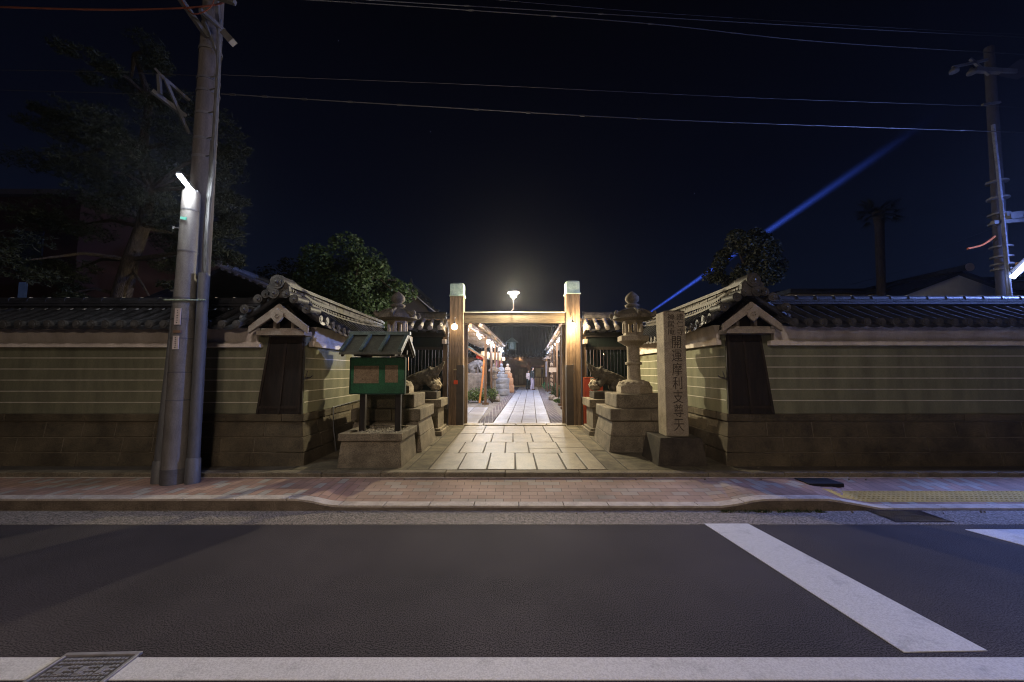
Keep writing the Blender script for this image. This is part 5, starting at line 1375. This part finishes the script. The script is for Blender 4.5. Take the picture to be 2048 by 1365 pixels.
# hanging bronze lantern
hc = atY(1024, 692, 30.5)
t = thing('bronze_lantern', tuple(hc), 'large greenish bronze lantern hanging in front of the hall', 'lantern')
MB().lathe([(.36, -.3), (.3, -.26), (.32, 0), (.3, .25)], hc, 6).build('body', bronze, t)
MB().lathe([(.5, .25), (.42, .34), (.2, .5), (.05, .62)], hc, 6).build('roof', bronze, t)
mb = MB()
for k in range(4): mb.path([(hc.x - .25 + k * .17, hc.y, hc.z - .3), (hc.x - .25 + k * .17, hc.y, hc.z - .42)], .02, 6)
mb.path([(hc.x, hc.y, hc.z + .6), (hc.x, hc.y, hc.z + 1.5)], .02, 6); mb.build('fringe', bronze, t)
t2 = thing('timber_frame', (hc.x, hc.y, GZ), 'dark timber frame carrying the hanging bronze lantern', 'frame')
MB().box(hc.x - 2.4, hc.x - 2.25, hc.y - .08, hc.y + .08, GZ - .03, hc.z + 1.6).box(hc.x + 3.0, hc.x + 3.15, hc.y - .08, hc.y + .08, GZ - .03, hc.z + 1.6).split('post', wood_dark, t2)
MB().box(hc.x - 2.6, hc.x + 3.3, hc.y - .09, hc.y + .09, hc.z + 1.5, hc.z + 1.7).build('beam', wood_dark, t2)

for i, (px, py, c_) in enumerate(((1171.5, 711, 0), (1178, 711, 0), (1184.5, 711, 0), (1205.5, 709, 1), (1276, 703, 0), (1276, 714, 0), (1284, 703, 0), (1284, 714, 0))):
    p = atY(px, py, 11.6)
    if 'far_led' not in MATS: emit('far_led', (.6, .72, 1), 14); emit('far_warm', (1, .6, .25), 20)
    o = MB().ball(p, .022 if c_ == 0 else .03, 10).path([p, p + Vector((0, .12, 0))], .006, 4).build('small_lamp', MATS['far_warm' if c_ else 'far_led'])
    tag(o, ['leftmost of three blue-white lights seen through the right fence', 'middle of three blue-white lights seen through the right fence', 'rightmost of three blue-white lights seen through the right fence', 'single orange light seen through the right fence', 'upper left of four blue-white lights behind the right stone lantern shaft', 'lower left of four blue-white lights behind the right stone lantern shaft', 'upper right of four blue-white lights behind the right stone lantern shaft', 'lower right of four blue-white lights behind the right stone lantern shaft'][i], 'light', 'small lights beyond the right fence')
paper_lantern(772, 716, 12.2, 24, 22, pl_m, 'orange paper lantern seen through the left fence above the notice board')
paper_lantern(812, 728, 12.4, 14, 30, pl_m, 'orange paper lantern seen through the left fence beside the lantern shaft')
t = thing('lantern_rail', (-3.4, 12.5, GZ), 'low timber rail carrying paper lanterns behind the left fence', 'rail')
MB().box(-4.2, -2.9, 12.2, 12.3, 2.35, 2.42).build('beam', wood_dark, t)
MB().box(-4.2, -4.1, 12.2, 12.3, GZ - .03, 2.35).box(-3.0, -2.9, 12.2, 12.3, GZ - .03, 2.35).split('post', wood_dark, t)

# ================================================================== PEOPLE
skin = M('skin', (.55, .34, .25), (.5, .3, .22), scale=5, bump=0, rough=.55)
def person(base, H, face, female, label, mats):
    """body faces direction angle `face` (0 = +x)"""
    t = thing('person', base, label, 'person')
    ca, sa = math.cos(face), math.sin(face); k = H / 1.7
    T = lambda x, y, z: (base[0] + k * (x * ca - y * sa), base[1] + k * (x * sa + y * ca), base[2] + k * z)   # x forward, y left
    sh = .17 if female else .2
    mb = MB(T)
    mb.chain([(0, 0, .93), (0, 0, 1.05), (.01, 0, 1.2), (0, 0, 1.36)], [.12, .11, .125, .1]); mb.chain([(0, -sh * .7, 1.38), (0, sh * .7, 1.38)], [.07, .07])
    mb.chain([(0, 0, 1.38), (.02, 0, 1.5)], [.05, .047])
    mb.ball((.03, 0, 1.6), .088, 16, (1, .82, 1.22)); mb.ball((.06, 0, 1.545), .055, 12, (1, .8, 1)); mb.chain([(.115, 0, 1.6), (.13, 0, 1.575)], [.012, .015])
    mb.ball((.112, 0, 1.535), .014, 8, (1, 1.6, .7))
    for q in (-1, 1): mb.ball((.02, .078 * q, 1.595), .018, 8, (1, .5, 1.4))
    arms = {}
    for q in (-1, 1):
        el = (-.03, sh * q * 1.12, 1.12); wr = (.16 if female else .05, (.09 if female else .2) * q, 1.16 if female else .88)
        mb.chain([(0, sh * q, 1.37), el, wr], [.052, .042, .027])
        d = (Vector(wr) - Vector(el)).normalized(); pm = Vector(wr) + d * .05; mb.chain([wr, pm], [.024, .026])
        side = d.cross(Vector((0, 1, 0))).normalized()
        for f_ in range(4):
            o = side * (f_ - 1.5) * .017; L_ = (.065, .078, .073, .055)[f_]; m1 = pm + o + d * L_ * .6; m2 = m1 + d * L_ * .4 + Vector((0, -.018 * q, 0)); mb.chain([pm + o, m1, m2], [.0095, .009, .008], 8)
        mb.chain([Vector(wr) + d * .02 + side * .02, pm + side * .045, pm + side * .05 + d * .03], [.012, .01, .009], 8)
        lx = .05 * q * (1 if female else .6)
        mb.chain([(0, .09 * q, .92), (.02 + lx * .3, .1 * q, .5), (lx - .02, .1 * q, .1)], [.085, .058, .04]); mb.chain([(lx - .03, .1 * q, .05), (lx + .12, .11 * q, .035)], [.04, .03])
    mb.build('body', skin, t, remesh=.012)
    mb = MB(T); mb.chain([(0, 0, .9), (0, 0, 1.1), (0, 0, 1.3)], [.16, .165 if female else .15, .14]); mb.chain([(0, -sh * .8, 1.37), (0, sh * .8, 1.37)], [.085, .085])
    for q in (-1, 1):
        el = (-.03, sh * q * 1.12, 1.12); wr = (.14 if female else .045, (.1 if female else .2) * q, 1.155 if female else .91)
        mb.chain([(0, sh * q, 1.37), el, wr], [.08, .068, .05])
    mb.build('jacket', mats[0], t, remesh=.014, wob=.01)
    mb = MB(T); wd = .07 if female else .085
    for q in (-1, 1):
        lx = .05 * q * (1 if female else .6); mb.chain([(0, .075 * q, .88), (.02 + lx * .3, .1 * q, .5), (lx - .02, .1 * q, .09)], [.115, wd + .012, wd])
    mb.build('trousers', mats[1], t, remesh=.014, wob=.008)
    mb = MB(T)
    for q in (-1, 1):
        lx = .05 * q * (1 if female else .6); mb.chain([(lx - .04, .1 * q, .045), (lx + .13, .11 * q, .038)], [.048, .04])
    mb.build('shoes', mats[2], t, remesh=.012)
    mb = MB(T); mb.ball((.005, 0, 1.635), .1, 16, (1.02, .92, .95)); mb.ball((-.03, 0, 1.59), .085, 12)
    if female: mb.chain([(-.06, 0, 1.58), (-.07, 0, 1.48), (-.09, 0, 1.36)], [.08, .07, .05]); mb.chain([(0, .07, 1.58), (0, .07, 1.42)], [.03, .02]); mb.chain([(0, -.07, 1.58), (0, -.07, 1.42)], [.03, .02])
    mb.build('hair', M('black_hair', (.012, .01, .01), bump=.1, rough=.45), t, remesh=.012)
    for q in (-1, 1): MB(T).ball((.108, .03 * q, 1.61), .009, 8).build('eye', inkm, t)
    if female:
        mb = MB(T); mb.ball((.0, 0, 1.37), .125, 14, (1.05, 1.1, .5)); mb.chain([(.1, .0, 1.32), (.15, 0, 1.15)], [.04, .05]); mb.build('white_scarf', M('white_cloth', (.8, .8, .85), (.7, .7, .75)), t, remesh=.014)
    else:
        MB(T).ball((.09, -.1, 1.28), .035, 10, (1, 1, .7)).build('badge', whitepl, t)
f0 = atZ(1056, 779, GZ); f1 = atZ(1064.5, 780.5, GZ)
person((f0.x, f0.y, GZ), 1.46, R(-35), True, 'long-haired person in a pale pink jacket and black trousers on the path', (M('pale_pink_cloth', (.8, .64, .62), (.7, .55, .53), bump=.2), M('black_trousers', (.02, .03, .028)), M('brown_shoe', (.08, .04, .03))))
person((f1.x, f1.y - .1, GZ), 1.68, R(-20), False, 'short-haired person in a dark jacket and loose lilac-grey trousers on the path', (M('dark_jacket', (.03, .035, .035), (.02, .024, .024)), M('lilac_trousers', (.42, .36, .45), (.34, .29, .37), bump=.2), M('brown_shoe', (.08, .04, .03))))

# ================================================================== STREET LAMPS OUT OF FRAME, ADDED FILL LAMP
def side_lamp(name, base, head, aim, size, col, st, label):
    t = thing(name, base, label, 'street lamp')
    MB().path([base, (base[0], base[1], head[2] + .1)], [.1, .07], 14).build('pole', metalgrey, t)
    MB().path([(base[0], base[1], head[2] + .1), ((base[0] + head[0]) / 2, (base[1] + head[1]) / 2, head[2] + .3), (head[0], head[1], head[2] + .12)], .04, 8).build('arm', metalgrey, t)
    d = (Vector(aim) - Vector(head)).normalized(); sd = d.cross(Vector((0, 0, 1))).normalized(); u = sd.cross(d)
    h = Vector(head); a = sd * size[0] / 2; b = u * size[1] / 2
    MB().hexa([h - a - b, h + a - b, h + a + b, h - a + b], [h - a * .9 - b * .9 - d * .1, h + a * .9 - b * .9 - d * .1, h + a * .9 + b * .9 - d * .1, h - a * .9 + b * .9 - d * .1]).build('housing', metalgrey, t)
    a *= .92; b *= .9
    MB().hexa([h - a - b + d * .004, h + a - b + d * .004, h + a + b + d * .004, h - a + b + d * .004], [h - a - b + d * .012, h + a - b + d * .012, h + a + b + d * .012, h - a + b + d * .012]).build('lens', emit(label[:20], col, st), t)
side_lamp('street_lamp', (.3, -6.5, 0), (-.7, -1.6, 6.4), (.1, 4.6, .3), (.6, .3), (1, .84, .76), 430, 'street lamp with an arm over the road on the near side')
t = thing('fill_lamp', (-1.0, -3.2, 0), 'unseen globe lamp added low behind the camera as front fill', 'lamp')  # added low lamp, out of view, to brighten the wall fronts
MB().path([(-1.0, -3.2, 0), (-1.0, -3.2, 2.45)], [.06, .05], 12).build('post', metalgrey, t)
MB().ball((-1.0, -3.2, 2.65), .2, 20).build('globe', glass('fill_lamp_glow', (1, .8, .62), 2), t); filament((-1.0, -3.2, 2.65), (1, .78, .58), 330, .15, t)
side_lamp('street_lamp', (14.5, 5.3, 0), (12.5, 5.9, 4.7), (1, 5.2, .8), (.5, .25), (.22, .34, 1), 4200, 'bluish street lamp farther along the right pavement')

# ================================================================== SKY BEAM
pA = atY(1296, 628, 60); pB = atY(1960, 170, 60 * 1.0)
d = pB - pA; Lb = d.length
m = bpy.data.materials.new('beam_light'); m.use_nodes = True; n = m.node_tree.nodes; l = m.node_tree.links
n.remove(n['Principled BSDF']); out = n['Material Output']
em = n.new('ShaderNodeEmission'); em.inputs[0].default_value = (.05, .12, .85, 1)
tcn = n.new('ShaderNodeTexCoord'); sx_ = n.new('ShaderNodeSeparateXYZ'); l.new(tcn.outputs['Object'], sx_.inputs[0])
# fall-off along the beam (object Z) and away from its axis (object XY)
ml = n.new('ShaderNodeMapRange'); ml.inputs[1].default_value = 0; ml.inputs[2].default_value = Lb; ml.inputs[3].default_value = 1; ml.inputs[4].default_value = 0
l.new(sx_.outputs['Z'], ml.inputs[0])
pw = n.new('ShaderNodeMath'); pw.operation = 'POWER'; pw.inputs[1].default_value = 3.8; l.new(ml.outputs[0], pw.inputs[0])
cb = n.new('ShaderNodeCombineXYZ'); l.new(sx_.outputs['X'], cb.inputs[0]); l.new(sx_.outputs['Y'], cb.inputs[1])
ln = n.new('ShaderNodeVectorMath'); ln.operation = 'LENGTH'; l.new(cb.outputs[0], ln.inputs[0])
rz_ = n.new('ShaderNodeMapRange'); rz_.inputs[1].default_value = 0; rz_.inputs[2].default_value = Lb; rz_.inputs[3].default_value = .26; rz_.inputs[4].default_value = 1.7; l.new(sx_.outputs['Z'], rz_.inputs[0])
dv = n.new('ShaderNodeMath'); dv.operation = 'DIVIDE'; l.new(ln.outputs['Value'], dv.inputs[0]); l.new(rz_.outputs[0], dv.inputs[1])
ov = n.new('ShaderNodeMath'); ov.operation = 'SUBTRACT'; ov.use_clamp = True; ov.inputs[0].default_value = 1; l.new(dv.outputs[0], ov.inputs[1])
p2 = n.new('ShaderNodeMath'); p2.operation = 'POWER'; p2.inputs[1].default_value = 2.4; l.new(ov.outputs[0], p2.inputs[0])
mm = n.new('ShaderNodeMath'); mm.operation = 'MULTIPLY'; l.new(pw.outputs[0], mm.inputs[0]); l.new(p2.outputs[0], mm.inputs[1])
m3 = n.new('ShaderNodeMath'); m3.operation = 'MULTIPLY'; m3.inputs[1].default_value = 3.8; l.new(mm.outputs[0], m3.inputs[0])
l.new(m3.outputs[0], em.inputs[1]); l.new(em.outputs[0], out.inputs['Volume'])
o = MB().path([(0, 0, -12), (0, 0, 0), (0, 0, Lb)], [.2, .4, 2.0], 16).build('light_beam', m)
o.location = pA; o.rotation_mode = 'QUATERNION'; o.rotation_quaternion = Vector((0, 0, 1)).rotation_difference(d.normalized())
tag(o, 'blue searchlight beam slanting up through the night sky at the right', 'light beam')
# stars
for px, py, lab in ((861, 264, 'faint star high above the left gate post'), (1389, 387, 'faint star left of the blue beam'), (677, 82, 'faint star near the wires at the upper left')):
    p = atY(px, py, 900); mbs = MB().ball(p, .75, 8); tag(mbs.build('star', emit('star' + str(px), (.6, .65, 1), .25)), lab, 'star')

# ================================================================== ADDED HAZE FOR LAMP HALOS
m = bpy.data.materials.new('halo_haze'); m.use_nodes = True; n = m.node_tree.nodes; n.remove(n['Principled BSDF'])
v = n.new('ShaderNodeVolumePrincipled'); v.inputs['Density'].default_value = .0005; v.inputs['Anisotropy'].default_value = .86; v.inputs['Color'].default_value = (.92, .94, 1, 1)
m.node_tree.links.new(v.outputs[0], n['Material Output'].inputs['Volume'])
o = MB().box(-420, 420, -220, 920, -2.4, 62).build('halo_haze', m); o['kind'] = 'stuff'  # thin volume added to give the lamps a halo
